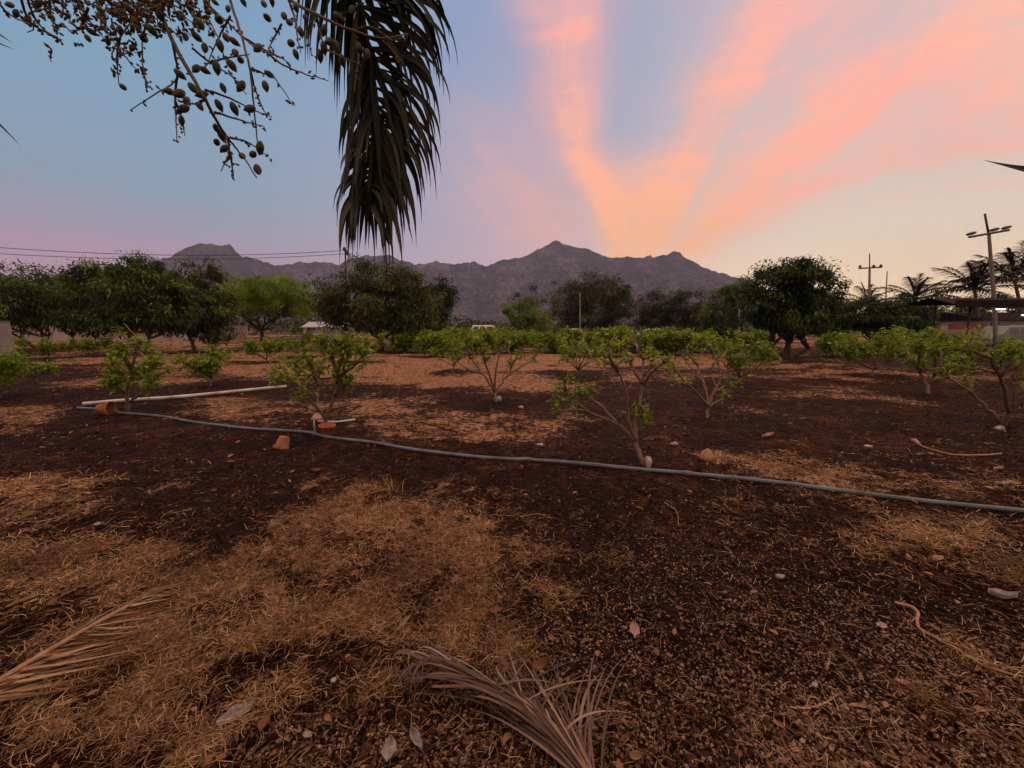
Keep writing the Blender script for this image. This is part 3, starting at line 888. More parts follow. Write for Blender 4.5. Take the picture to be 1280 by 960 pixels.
crown_tree('round_tree', 'dark tree with a knobbly top left of the white lamp', 'tree', gp(858, 68), [(860, 380, 20, 18), (846, 394, 22, 16), (870, 396, 16, 16)], 68,
           'olive_leaf', 'dark_bark', 112, 5000, .5, .2, low=.8)
crown_tree('leafy_tree', 'pale green feathery tree left of the big dark one', 'tree', gp(912, 40), [(908, 384, 24, 22), (926, 368, 22, 18), (900, 396, 24, 14)], 40,
           'mango_leaf', 'dark_bark', 113, 7000, .36, .14, low=1)
crown_tree('bush_tree', 'small dark reddish bush at the end of the far rows', 'bush', gp(893, 33), [(893, 408, 13, 12), (888, 402, 9, 8), (898, 414, 12, 8)], 33,
           'dark_leaf', 'dark_bark', 114, 2200, .3, .07, low=.2)
crown_tree('mango_tree', 'big dark tree right of centre with low spreading bare branches', 'tree', gp(984, 19), [(984, 372, 44, 38), (1010, 346, 24, 22), (1022, 356, 14, 16), (962, 360, 24, 24), (982, 338, 20, 14), (1018, 384, 24, 26), (948, 386, 26, 22), (985, 396, 44, 16)], 19,
           'dark_leaf', 'dark_bark', 115, 15000, .25, .13, limbs=16, clump=.5, low=.95, forks=[gp(984, 19) + [0, 0, .9], gp(984, 19) + [-.75, .1, .62], gp(984, 19) + [.9, -.1, .55], gp(984, 19) + [.4, .5, .8]])
for k, (x, lab, bl) in enumerate([(1042, 'dark tree just right of the big dark one', [(1040, 392, 24, 20), (1030, 402, 22, 14)]),
                                  (1082, 'dark round tree at the foot of the first power pole', [(1080, 392, 26, 16), (1098, 398, 22, 14)]),
                                  (1128, 'dark tree at the foot of the small coconut palm', [(1122, 394, 26, 18), (1142, 400, 20, 14)])]):
    crown_tree('hedge_tree', lab, 'tree', gp(x, 31), bl, 31, 'dark_leaf', 'dark_bark', 120 + k, 6000, .34, .1, group='dark trees before the palms', low=.3)
for k, (x, lab, bl) in enumerate([(1196, 'dark green tree under the shed roof, left of the grey house', [(1190, 392, 26, 14), (1168, 398, 20, 14)]),
                                  (1262, 'dark tree behind the grey house at the right edge', [(1255, 380, 34, 12), (1300, 380, 40, 14)])]):
    crown_tree('hedge_tree', lab, 'tree', gp(x, 46), bl, 46, 'mango_leaf' if k == 0 else 'dark_leaf', 'dark_bark', 130 + k, 4000, .4, .1, group='dark trees behind the house', low=.5)


def far_wood():
    g = np.random.default_rng(5)
    mb = MB()
    n = 1500
    px = g.uniform(-700, 2000, n); Y = g.uniform(95, 230, n)
    hh = 2.2 + 3.0 * np.clip(fbm(px * .02, Y * .01, 3) + .5, 0, 1.2)
    for x, y, h in zip(px, Y, hh):
        k = 34
        c = np.array([(x - 640) / F * y, y, 0])
        P = c + g.normal(size=(k, 3)) * np.array([1.6, 1.6, 0]) + np.array([0, 0, 1]) * (g.random((k, 1)) ** .7 * h)
        leaves(mb, P, g.normal(size=(k, 3)), g.uniform(.8, 1.5, k), g.uniform(.5, .8, k), .2, g, False)
    o = mb.build('distant_wood', M['olive_leaf'])
    tag(o, 'low belt of distant scrub along the foot of the hills', 'wood', kind='stuff')


far_wood()


# ------------------------------------------------------------------ coconut palms on the right
def feather(mb, R_, side_up, n, L0, W0, g, hang=.35, var=None, step=5):
    """leaflets along the rachis R_ (points)"""
    T = np.gradient(R_, axis=0); T = unit(T); m = len(R_)
    for s in (-1, 1):
        for k in range(n):
            t = .1 + .9 * (k + g.random() * .5) / n; i = t * (m - 1); a = int(min(i, m - 2)); p = R_[a] + (R_[a + 1] - R_[a]) * (i - a)
            S = unit(np.cross(T[a], side_up)) * s
            ln = L0 * (math.sin(math.pi * (.12 + .8 * t)) * .9 + .15) * g.uniform(.8, 1.1)
            d = unit(S * .85 + T[a] * .7 + g.normal(size=3) * .1)
            u = np.linspace(0, 1, step)[:, None]
            P = p + d * ln * u + np.array([0, 0, -1]) * hang * ln * u ** 2
            Wd = np.broadcast_to(unit(np.cross(d, side_up + S * .3)), P.shape)
            mb.strip(P, Wd, W0 * np.array([.6, 1, .85, .5, .05])[:step] if step == 5 else W0 * np.linspace(1, .05, step), g.random() if var is None else var)


def coconut(label, px, cy_, Y, lpx, seed, nf=15):
    g = np.random.default_rng(seed)
    b = gp(px, Y); top = at(px, cy_, Y)
    root = thing('coconut_palm', label, 'palm tree', b, 'coconut palms on the right')
    h = top[2] - b[2]
    trunk = smooth_line([b - [0, 0, .1], b + [g.normal() * .15, 0, h * .4], top], 12)
    MB().tube(trunk, np.linspace(.2, .11, 12), 10).build('trunk', M['pale_bark'], root)
    L = lpx / F * Y
    for k in range(nf):
        a = k * 2.399 + g.uniform(-.2, .2); el = R(86) - R(84) * (k / nf) ** .85
        d0 = np.array([math.cos(a) * math.cos(el), math.sin(a) * math.cos(el), math.sin(el)])
        t = np.linspace(0, 1, 12)[:, None]
        ln = L * g.uniform(.85, 1.1)
        P = top + d0 * ln * t + np.array([0, 0, -1]) * ln * (.26 + .12 * g.random()) * t ** 2
        mb = MB().tube(P, np.linspace(.035, .008, 12), 5, var=.4)
        feather(mb, P, np.array([0, 0, 1.0]), 30, L * .26, L * .013, g, .4)
        mb.build('frond', M['palm_leaf'], root)


coconut('small coconut palm behind the first power pole', 1084, 380, 46, 36, 201)
coconut('short coconut palm right of the power pole, below open sky', 1144, 374, 35, 44, 202, 18)
coconut('large coconut palm left of the leaning concrete pole', 1218, 362, 37, 56, 203, 22)
coconut('tallest coconut palm, cut by the right edge of the view', 1268, 350, 40, 64, 204, 22)


# ------------------------------------------------------------------ poles and wires
def pole(label, pts, Y, r, mat, arms=(), bells=(), extra=(), name='utility_pole'):
    P = [at(x, y, Y) for x, y in pts]
    b = P[0].copy(); b[2] = float(H(b[0], b[1])) - .1; P[0] = b
    root = thing(name, label, 'pole', b)
    n = 8; L = smooth_line(P, n)
    MB().tube(L, np.linspace(r * 1.25, r * .85, n), 10).build('pole', M[mat], root)
    for a, c in arms:
        A, C = at(*a, Y - .16), at(*c, Y - .16)
        d = C - A; ang = math.atan2(d[2], d[0]); mb = MB()
        mb.tube([A, (A + C) / 2, C], .07, 4); mb.build('crossarm', M['insulator'], root, smooth=False)
    for x, y, rot in bells:
        p = at(x, y, Y - .16); mb = MB()
        if rot is None:
            mb.lathe([(0.001, -.14), (.05, -.12), (.06, -.02), (.14, .0), (.15, .05), (.09, .1), (.12, .14), (.06, .2), (.001, .21)], 12, np.array([[1, 0, 0, p[0]], [0, 1, 0, p[1]], [0, 0, 1, p[2]]]))
        else:
            q = np.array([.26, 0, .26 * rot]); mb.tube([p - q, p - q * .4, p + q * .4, p + q], [.07, .1, .1, .07], 10)
        mb.build('insulator', M['insulator'], root)
    for a, c, rr in extra:
        A, C = at(*a, Y), at(*c, Y)
        MB().tube([A, (A + C) / 2, C], rr, 6).build('top_rod', M['insulator'], root)
    return root


pole('tall pale concrete power pole leaning left beside the shed roof', [(1246, 436), (1243, 380), (1239, 330), (1236, 292)], 27, .095, 'concrete',
     [((1211, 296.5), (1261.5, 287.5))], [(1214, 292, .25), (1243, 287, .25), (1258, 284.5, .25)], [((1236, 294), (1231, 267), .06)])
pole('slim power pole with a crossarm and round insulators above the dark trees', [(1086, 428), (1086.5, 380), (1087, 336)], 42, .11, 'concrete',
     [((1073.5, 335.5), (1102.5, 334))], [(1075, 334, None), (1092, 333.5, None), (1101, 333, None)], [((1087, 336), (1087, 317), .05)])
pole('thin rusty pole in front of the round mango, carrying wires to the left', [(433, 432), (433, 380), (432, 330), (431.5, 312)], 33, .065, 'rust',
     [((430, 313), (434.5, 314))], [(430.5, 312, None), (433.5, 316.5, None)])
pole('needle thin mast between the power pole and the short palm', [(1107, 426), (1107, 380), (1109, 339)], 60, .07, 'insulator', name='mast')
pole('small far pole with a short crossarm behind the dark trees', [(1043.5, 424), (1043.5, 390), (1043.5, 370)], 75, .12, 'insulator', [((1036, 371), (1048, 370.5))])
pole('short dark pole left of the large coconut palm', [(1171, 428), (1170.5, 390), (1170.5, 362)], 50, .13, 'insulator', [((1166, 365), (1175, 364))])
pole('pale post before the huge round tree', [(725, 424), (725, 390), (725, 366)], 52, .09, 'concrete', name='fence_post')
pole('greenish metal post left of the big dark tree', [(924, 428), (924, 410), (924, 386)], 35, .07, 'grey_bit', name='fence_post')
pole('short white stake among the far rows', [(758.5, 424), (758.5, 418), (758.5, 412)], 52, .08, 'white_bit', name='stake')
pole('short pole beyond the frame that holds the far end of the wires', [(-150, 440), (-150, 360), (-150, 306)], 26, .09, 'rust')
for k, (a, c, sag, lab) in enumerate([((431, 313), (-150, 296), 12, 'upper wire running left from the rusty pole'),
                                      ((433, 317), (-150, 306), 11, 'lower wire running left from the rusty pole')]):
    A = at(*a, 33); C = at(*c, 26); t = np.linspace(0, 1, 24)[:, None]
    P = A + (C - A) * t; P[:, 2] -= (sag / F * 29) * 4 * (t * (1 - t))[:, 0]
    tag(MB().tube(P, .02, 5).build('power_line', M['wire']), lab, 'wire', 'wires on the left')

# ------------------------------------------------------------------ buildings, walls, vehicles
def part(name, mat, parent, boxes, rz=0):
    mb = MB()
    for c, s in boxes: mb.box(c, s, rz)
    return mb.build(name, M[mat], parent, smooth=False)


def wall(name, label, p0, p1, h, th, mat, z0=-.1):
    a = np.array(p0); b = np.array(p1); c = (a + b) / 2; d = b - a
    rz = math.atan2(d[1], d[0]); L = math.hypot(d[0], d[1])
    root = thing(name, label, 'wall', (c[0], c[1], 0))
    mb = MB().box((c[0], c[1], (h + z0) / 2), (L, th, h - z0), rz); mb.build('wall_body', M[mat], root, smooth=False)
    MB().box((c[0], c[1], h + .03), (L + .04, th + .08, .06), rz).build('coping', M['concrete'], root, smooth=False)
    return root


a = gp(-40, 22); c = gp(17, 24); wall('wall_block', 'grey plastered wall block at the left edge', (a[0], a[1]), (c[0], c[1]), 1.9, .25, 'plaster')
a = gp(-120, 44); c = gp(312, 52); wall('boundary_wall', 'long pale boundary wall behind the mango clump', (a[0], a[1]), (c[0], c[1]), 1.9, .2, 'pale_wall')
a = gp(500, 70); c = gp(592, 66); wall('boundary_wall', 'low pale wall left of the white van', (a[0], a[1]), (c[0], c[1]), 1.15, .2, 'pale_wall')


def house(name, label, x0, x1, Y, wh, rh, wallm, roofm, dep=5.0, rz=0.0):
    A, B = gp(x0, Y), gp(x1, Y); w = B[0] - A[0]; cx = (A[0] + B[0]) / 2; cyy = Y + dep / 2
    root = thing(name, label, 'building', (cx, cyy, 0))
    part('wall', wallm, root, [((cx, cyy, wh / 2 - .05), (w, dep, wh + .1))])
    mb = MB(); o = .45
    V = [[cx - w / 2 - o, Y - o, wh - .05], [cx + w / 2 + o, Y - o, wh - .05], [cx + w / 2 + o, Y + dep + o, wh - .05], [cx - w / 2 - o, Y + dep + o, wh - .05],
         [cx - w / 2 - o, cyy, wh + rh], [cx + w / 2 + o, cyy, wh + rh]]
    mb.add(V, [np.array([[0, 1, 5, 4], [2, 3, 4, 5], [3, 2, 1, 0]]), np.array([[0, 4, 3], [1, 2, 5]])]); mb.build('roof', M[roofm], root, smooth=False)
    nw = max(1, int(w / 3))
    for k in range(nw):
        x = cx - w / 2 + w * (k + .5) / nw
        f = part('window', 'white_bit', root, [((x, Y - .02, 1.45), (1.1, .1, 1.0))])
        part('pane', 'glass', f, [((x, Y - .075, 1.45), (.94, .02, .84))])
    d = part('door', 'dark_wood', root, [((cx - w / 2 + w * .08 + .5, Y - .02, 1.0), (.9, .08, 2.0))])
    return root


house('far_house', 'far low house with a pale metal roof behind the potted young tree', 382, 430, 90, 1.9, 1.2, 'pale_wall', 'roof_pale', 7)
house('house', 'grey walled house with dark roof behind the leaning power pole', 1222, 1330, 36, 2.35, .7, 'plaster', 'roof_dark', 6)


def shed():
    """open shelter with a dark sheet roof, seen nearly edge on"""
    Y0, Y1 = 19.0, 21.2
    x0, x1 = at(1212, 384, Y0)[0], at(1212, 384, Y0)[0] + 12
    z = at(1200, 384, Y0)[2]
    root = thing('open_shed', 'open shed with a long dark sheet roof at the right edge', 'shed', ((x0 + x1) / 2, (Y0 + Y1) / 2, 0))
    mb = MB(); n = 60
    xs = np.linspace(x0 - .8, x1, n); V = []
    for y, dz in ((Y0, 0.0), ((Y0 + Y1) / 2, .36), (Y1, .1)):
        for k, x in enumerate(xs): V.append([x, y, z + .14 + dz + .018 * math.cos(k * math.pi)])
    V = np.array(V); W = V - [0, 0, .035]
    i = np.arange(n - 1)
    q = np.concatenate([np.stack([r * n + i, r * n + i + 1, (r + 1) * n + i + 1, (r + 1) * n + i], 1) for r in (0, 1)])
    mb.add(V, [q]); mb.add(W, [q[:, ::-1]])
    mb.build('roof', M['roof_dark'], root, smooth=False)
    part('fascia', 'roof_dark', root, [(((x0 + x1) / 2 - .2, Y0 - .03, z + .16), (x1 - x0 + 1.0, .05, .34))])
    for x in (x0 + .4, x0 + 6.6, x0 + 13.4):
        for y in (Y0 + .3, Y1 - .3):
            MB().tube([[x, y, -.1], [x, y, 1.2], [x, y, z + .1]], .045, 8).build('post', M['dark_wood'], root)
    return Y0, z


SY, SZ = shed()
for x, y, Y, lab, sz in ((1251, 386.5, 25.0, 'bright white lit tube lamp under the shed roof', .55), (1281, 394, 24.0, 'second lit lamp at the right edge, below the shed roof', .35)):
    p = at(x, y, Y)
    root = thing('tube_lamp', lab, 'lamp', p)
    MB().box(p + [0, 0, .05], (sz + .1, .1, .06)).build('housing', M['grey_bit'], root, smooth=False)
    MB().tube([p - [sz / 2, 0, 0], p, p + [sz / 2, 0, 0]], .03, 8).build('tube', M['lamp'], root)
    MB().tube([p + [0, 0, .08], p + [0, 0, .3], [p[0], p[1], SZ + (.7 if Y > 24.5 else .4)]], .012, 5).build('cord', M['wire'], root)
p = at(887, 390, 48)
root = thing('street_lamp', 'white lamp head on a slim arm between two dark trees', 'street lamp', gp(884, 48))
MB().tube([gp(884, 48) - [0, 0, .1], at(884, 410, 48), at(884, 395, 48), at(886, 391, 48)], .05, 6).build('pole', M['grey_bit'], root)
MB().tube([at(884.5, 392, 48), p, at(889.5, 388.5, 48)], [.10, .17, .10], 8).build('lamp_head', M['white_paint'], root)

# picket fence and gate pillar before the house
def pickets():
    A, B = gp(1178, 30), gp(1226, 31)
    c = (A + B) / 2; root = thing('picket_fence', 'pale picket fence panel in front of the house', 'fence', (c[0], c[1], 0))
    n = 22; mb = MB()
    for k in range(n):
        p = A + (B - A) * k / (n - 1); mb.box((p[0], p[1], .72), (.085, .03, 1.44), math.atan2(B[1] - A[1], B[0] - A[0]))
    mb.build('picket_panel', M['pale_wall'], root, smooth=False)
    d = B - A; rz = math.atan2(d[1], d[0])
    for z in (.4, 1.2): MB().box((c[0], c[1] + .035, z), (np.hypot(d[0], d[1]), .03, .08), rz).build('rail', M['pale_wall'], root, smooth=False)


pickets()
for x, Y, lab, h, m in ((1150, 31, 'white gate pillar left of the picket fence', 1.75, 'pale_wall'), (1172, 31, 'pale gate pillar joined to the picket fence', 1.85, 'pale_wall')):
    b = gp(x, Y); root = thing('gate_pillar', lab, 'pillar', (b[0], b[1], 0), 'gate pillars')
    MB().box((b[0], b[1], h / 2 - .05), (.5, .4, h + .1)).build('shaft', M[m], root, smooth=False)
    MB().box((b[0], b[1], h + .05), (.62, .52, .1)).build('cap', M['concrete'], root, smooth=False)
a = gp(1153, 34); c = gp(1226, 34); wall('boundary_wall', 'reddish brown garden wall behind the picket fence', (a[0], a[1]), (c[0], c[1]), 1.95, .2, 'red_wall')


def car(name, label, px, Y, L, h, paint, van=False, rz=0.0, flip=1):
    b = gp(px, Y); root = thing(name, label, 'van' if van else 'car', (b[0], b[1], b[2]))
    W = 1.7
    if van: prof = [(-.5, .18), (-.5, .55), (-.485, .93), (-.44, 1.0), (.22, 1.0), (.30, .95), (.40, .60), (.49, .48), (.5, .18)]
    else: prof = [(-.5, .2), (-.5, .55), (-.47, .62), (-.36, .64), (-.26, .96), (-.2, 1.0), (.06, 1.0), (.12, .96), (.26, .64), (.45, .56), (.5, .45), (.5, .2)]
    P = np.array([(x * L * flip, z * h) for x, z in prof]); n = len(P)
    ys = [-W / 2, -W / 2 + .1, W / 2 - .1, W / 2]
    V = []
    for k, y in enumerate(ys):
        sc = 1.0
        Q = P.copy()
        if k in (0, 3):
            hi = Q[:, 1] > h * .62
            Q[:, 1] = np.where(Q[:, 1] > h * .97, Q[:, 1] - .07, Q[:, 1]); Q[:, 0] *= .985
        for x, z in Q: V.append([x, y * (1 - .12 * max(0, (z / h - .6) / .4)), z])
    V = np.array(V)
    cr, sr = math.cos(rz), math.sin(rz)
    rot = lambda A: np.stack([A[:, 0] * cr - A[:, 1] * sr, A[:, 0] * sr + A[:, 1] * cr, A[:, 2]], 1) + b
    i = np.arange(n - 1)
    q = np.concatenate([np.stack([k * n + i, k * n + i + 1, (k + 1) * n + i + 1, (k + 1) * n + i], 1) for k in range(3)])
    MB().add(rot(V), [q[:, ::-1], np.array([list(range(n))]), np.array([list(range(3 * n, 4 * n))[::-1]])]).build('body', M[paint], root, smooth=False)
    wins = ([(-.44, -.24), (-.22, .0), (.02, .26)] if van else [(-.24, -.08), (-.06, .14)])
    for s in (-1, 1):
        for x0, x1 in wins:
            A = []
            for x, z in ((x0, .64), (x1, .64), (x1 - .03, .9), (x0 + .02, .9)):
                A.append([x * L * flip, s * (W / 2 * (1 - .12 * max(0, (z - .6) / .4)) + .006), z * h])
            A = np.array(A); Bq = A - [0, s * .02, 0]
            MB().add(rot(np.concatenate([A, Bq])), [np.array([[0, 1, 2, 3], [7, 6, 5, 4], [0, 4, 5, 1], [1, 5, 6, 2], [2, 6, 7, 3], [3, 7, 4, 0]])]).build('window', M['glass'], root, smooth=False)
        for x in (-.31, .31):
            c = rot(np.array([[x * L, s * (W / 2 - .08), .31]]))[0]; ax = np.array([-sr, cr, 0]) * s
            wb = MB().tube([c - ax * .1, c, c + ax * .1], [.3, .31, .29], 18).build('wheel', M['rubber'], root)
            MB().tube([c + ax * .095, c + ax * .105, c + ax * .115], [.18, .18, .15], 12).build('rim', M['grey_bit'], wb)


car('van', 'white van parked far behind the rows, below the hills', 608, 66, 4.6, 2.05, 'white_paint', True)
car('parked_car', 'white car parked far off between the two dark trees', 813, 58, 4.2, 1.52, 'white_paint', False, .1, -1)
car('parked_car', 'white van half hidden by the huge round tree', 714, 60, 2.8, 1.52, 'white_paint', True, .0, -1)
car('parked_car', 'dull green car in front of the grey house', 1248, 31, 4.0, 1.75, 'green_paint', False, .05, -1)


# ------------------------------------------------------------------ pipes
def ground_line(px_pts, n, r, lift=0.0):
    P = np.array([ground(x, y) for x, y in px_pts]); L = smooth_line(P, n)
    z = H(L[:, 0], L[:, 1])
    kk = 6 if n < 100 else 12
    z = np.convolve(np.pad(z, kk, mode='edge'), np.ones(2 * kk + 1) / (2 * kk + 1), 'valid')
    L[:, 2] = np.maximum(z, H(L[:, 0], L[:, 1]) - r * .6) + r + lift
    return L


def blue_pipe():
    pts = [(97, 511), (125, 513), (150, 517), (200, 523), (250, 530), (310, 537), (380, 543), (410, 547), (470, 555), (520, 564), (600, 573), (700, 580), (800, 587), (860, 594), (950, 604), (1050, 616), (1150, 628), (1280, 643), (1420, 660)]
    L = ground_line(pts, 220, .021, -.002)
    root = tag(MB().tube(L, .021, 12, var=.5).build('water_pipe', M['blue_pipe']), 'long blue grey irrigation pipe crossing the whole orchard', 'pipe')
    for px, py in ((860, 594), (392, 545)):
        q = ground(px, py); k = int(np.argmin(np.hypot(L[:, 0] - q[0], L[:, 1] - q[1])))
        MB().tube(L[k - 1:k + 2], [.027, .029, .027], 12).build('coupling', M['blue_pipe'], root)
    q = ground(392, 545); k = int(np.argmin(np.hypot(L[:, 0] - q[0], L[:, 1] - q[1]))); c = L[k]
    rs = MB().tube([c, c + [0, 0, .12], c + [.0, 0, .20]], .009, 8).build('riser', M['white_pipe'], root)
    MB().tube([c + [-.025, 0, .1], c + [0, 0, .1], c + [.025, 0, .1]], .013, 8).build('valve', M['blue_pipe'], rs)


blue_pipe()
L = ground_line([(104, 508), (135, 505), (180, 502), (240, 497), (300, 491), (358, 485)], 60, .036, .014)
tag(MB().tube(L, .036, 12).build('water_pipe', M['white_pipe']), 'white plastic pipe lying behind the young tree on the left', 'pipe')
L = ground_line([(398, 528), (420, 528.5), (444, 526)], 12, .015, .004)
tag(MB().tube(L, .015, 10).build('pipe_stub', M['white_pipe']), 'short white pipe stub beside the potted young tree', 'pipe')
for p0, p1, lab in (((664, 441), (702, 440.5), 'short white pipe lying in the far grass, left piece'), ((736, 442.5), (792, 440.5), 'longer white pipe lying in the far grass, right piece')):
    L = ground_line([p0, ((p0[0] + p1[0]) / 2, (p0[1] + p1[1]) / 2), p1], 14, .09, .05)
    tag(MB().tube(L, .09, 8).build('water_pipe', M['white_pipe']), lab, 'pipe')
L = ground_line([(1147, 557), (1165, 563), (1190, 569), (1222, 571), (1252, 568)], 30, .010, .001)
hroot = tag(MB().tube(L, .010, 8).build('hose', M['husk']), 'pale curved hose with a pink end on the dark soil at right', 'hose')
MB().tube([L[0] + [-.05, .04, .05], L[0] + [-.02, .02, .04], L[2]], [.018, .03, .012], 8).build('hose_end', M['pink_bit'], hroot)


# ------------------------------------------------------------------ pots and lumps
def rotm(rx, ry, rz, p, s=1):
    from mathutils import Euler
    m = np.array(Euler((rx, ry, rz)).to_matrix()) * s
    return np.concatenate([m, np.asarray(p, float)[:, None]], 1)


POT = [(.001, .01), (.085, .0), (.09, .01), (.125, .19), (.145, .19), (.148, .235), (.135, .238), (.115, .19), (.08, .03), (.001, .025)]


def pot(name, label, px, py, rx, ry, rz, s, mat, lift):
    p = ground(px, py, lift)
    root = thing(name, label, 'pot', p)
    MB().lathe(POT, 24, rotm(rx, ry, rz, p, s)).build('pot_wall', M[mat], root)
    MB().lathe([(.139, .185), (.152, .19), (.155, .238), (.139, .243), (.137, .2)], 24, rotm(rx, ry, rz, p, s)).build('rim', M[mat], root)


pot('clay_pot', 'brown clay pot lying on its side at the pipe corner', 124, 519, R(90), R(8), R(100), .85, 'clay', .095)
pot('clay_pot', 'brown clay pot tipped upside down on the soil before the blue pipe', 357, 559, R(168), R(14), 0, .66, 'clay', .135)
pot('clay_pot', 'orange clay collar round the foot of the potted young tree', 409, 544, 0, R(3), 0, .74, 'orange_clay', -.02)


def lump(name, label, cat, px, py, size, mat, seed, lift=0.0, group=None, lumps=.18):
    g = np.random.default_rng(seed); p = ground(px, py)
    n, m = 14, 9; V = []
    for i in range(m):
        t = math.pi * i / (m - 1)
        for k in range(n):
            a = 2 * math.pi * k / n
            d = np.array([math.sin(t) * math.cos(a), math.sin(t) * math.sin(a), math.cos(t)])
            q = 1 + lumps * (math.sin(d[0] * 4 + seed) + math.sin(d[1] * 5 + seed * 2) + math.sin(d[2] * 4 + seed * 3)) * .5
            q *= 1 + g.normal() * .09
            V.append(p + d * np.array(size) * q + [0, 0, size[2] * .45 + lift])
    q = np.array([[i * n + k, (i + 1) * n + k, (i + 1) * n + (k + 1) % n, i * n + (k + 1) % n] for i in range(m - 1) for k in range(n)])
    return tag(MB().add(V, [q]).build(name, M[mat]), label, cat, group)


lump('coconut_husk', 'tan coconut husk in the soil right of the largest young tree', 'coconut husk', 883, 574, (.085, .08, .075), 'husk', 1)
lump('plaster_block', 'pale plaster lump at the foot of the largest young tree', 'block', 810, 583, (.035, .04, .075), 'white_bit', 2)
lump('cloth_heap', 'crumpled pale pink cloth behind the potted young tree', 'cloth', 397, 524, (.10, .08, .06), 'pink_bit', 3, lumps=.35)
lump('stone', 'white stone under the vase shaped young tree', 'stone', 651, 510, (.045, .035, .03), 'white_bit', 4)
lump('stone', 'white block at the foot of the right edge tree', 'stone', 1249, 537, (.06, .04, .045), 'white_bit', 5)
lump('stone', 'whitish stone before the clay and straw in the middle', 'stone', 675, 557, (.045, .03, .02), 'white_bit', 6)
lump('stone', 'pinkish clod left of the coconut husk', 'stone', 843, 556, (.05, .035, .028), 'pink_bit', 7)
lump('stone', 'flat pale stone on the soil above the hose', 'stone', 1085, 558, (.06, .03, .015), 'white_bit', 8)
lump('stone', 'white pebble on the gravel right of centre', 'stone', 1019, 857, (.012, .011, .009), 'white_bit', 9)
lump('stone', 'pale stone under the vines at right', 'stone', 975, 722, (.028, .018, .014), 'grey_bit', 10)
lump('stone', 'pale pebble in the lower left litter', 'stone', 417, 852, (.013, .012, .01), 'white_bit', 12)
lump('stone', 'white foot stone of the vase shaped young tree', 'stone', 624, 501, (.05, .05, .07), 'white_bit', 13)


# ------------------------------------------------------------------ fallen leaves, scraps
def leaf_thing(label, px, py, L, W, ang, mat, seed, curl=.3, name='fallen_leaf', cat='fallen leaf', group='single fallen leaves', tilt=.12):
    g = np.random.default_rng(seed)
    p = ground(px, py); ca, sa = math.cos(ang), math.sin(ang)
    m, k = 11, 7; V = []
    for i in range(m):
        t = i / (m - 1); w = W * math.sin(math.pi * min(1, .03 + t * .96)) ** .75 * (1.1 - .35 * t)
        for j in range(k):
            s = (j / (k - 1) - .5) * 2
            x = (t - .5) * L; y = s * w * .5 * (1 + .12 * math.sin(t * 15 + seed + j))
            z = curl * W * (s * s * .8 + (t - .5) ** 2 * 1.6) + tilt * x + .06 * W * math.sin(t * 9 + s * 3 + seed)
            V.append([p[0] + x * ca - y * sa, p[1] + x * sa + y * ca, p[2] + z + .012])
    V = np.array(V)
    gap = (V[:, 2] - H(V[:, 0], V[:, 1])).min(); V[:, 2] += -gap + .004 if gap < .004 else 0
    q = np.array([[i * k + j, (i + 1) * k + j, (i + 1) * k + j + 1, i * k + j + 1] for i in range(m - 1) for j in range(k - 1)])
    mb = MB().add(V, [q]).add(V - [0, 0, .0015], [q[:, ::-1]], .2)
    mid = V.reshape(m, k, 3)[:, k // 2]; mb.tube(mid + [0, 0, .001], np.linspace(.0025, .001, m), 5, var=.9)
    return tag(mb.build(name, M[mat]), label, cat, group)


leaf_thing('large grey weathered leaf lying flat at lower left', 297, 898, .13, .075, R(35), 'grey_bit', 1, .25)
leaf_thing('rust brown leaf upright beside the large grey leaf', 331, 908, .07, .04, R(100), 'dead_leaf', 2, .4)
leaf_thing('reddish brown leaf near the left dead frond', 190, 880, .09, .05, R(15), 'dead_leaf', 3, .35)
leaf_thing('dark brown leaf just below the reddish one at left', 163, 895, .08, .045, R(60), 'dead_leaf', 4, .35)
leaf_thing('curled orange brown leaf above the grey dead frond', 676, 838, .10, .05, R(18), 'dead_leaf', 5, .6)
leaf_thing('small rust leaf left of the curled orange one', 584, 832, .05, .035, R(80), 'dead_leaf', 6, .5)
leaf_thing('orange leaf in the straw at the middle', 621, 767, .075, .05, R(5), 'dead_leaf', 7, .35)
leaf_thing('narrow yellowish leaf standing in the straw', 505, 782, .12, .028, R(65), 'dead_frond', 8, .3)
leaf_thing('dark red leaf in the straw left of centre', 472, 746, .07, .05, R(50), 'dead_leaf', 9, .3)
leaf_thing('mauve brown leaf at the edge of the gravel', 793, 792, .09, .055, R(75), 'pink_bit', 10, .3)
leaf_thing('pale pink round leaf on the gravel at right', 1102, 785, .05, .045, R(0), 'pink_bit', 11, .15)
leaf_thing('pinkish flat leaf in the straw at right', 1172, 700, .075, .055, R(10), 'pink_bit', 12, .2)
leaf_thing('tan leaf by the left edge, above the dead frond', 30, 755, .16, .035, R(45), 'dead_frond', 13, .3)
leaf_thing('brown crumpled leaf on dark soil left of centre', 397, 592, .15, .08, R(-10), 'dead_leaf', 14, .5)
leaf_thing('grey torn leaf beside the foot of the grey dead frond', 487, 944, .07, .06, R(95), 'grey_bit', 15, .3)
leaf_thing('long grey leaf strip next to the torn leaf', 521, 930, .11, .035, R(-55), 'grey_bit', 16, .4)
leaf_thing('mauve leaf fragment low on the gravel', 1128, 857, .055, .03, R(-30), 'pink_bit', 17, .3)
leaf_thing('yellowish curled leaf at the bottom edge', 795, 952, .05, .035, R(0), 'dead_frond', 18, .5)
leaf_thing('pale leaf scrap at the left end of the gravel', 385, 924, .045, .025, R(-25), 'white_bit', 19, .4)
leaf_thing('white folded scrap of plastic at the right edge', 1252, 750, .11, .06, R(-30), 'white_bit', 20, .7, 'plastic_scrap', 'scrap', None)
leaf_thing('white torn paper scrap on the left straw', 124, 659, .07, .045, R(10), 'white_bit', 21, .5, 'paper_scrap', 'scrap', None)
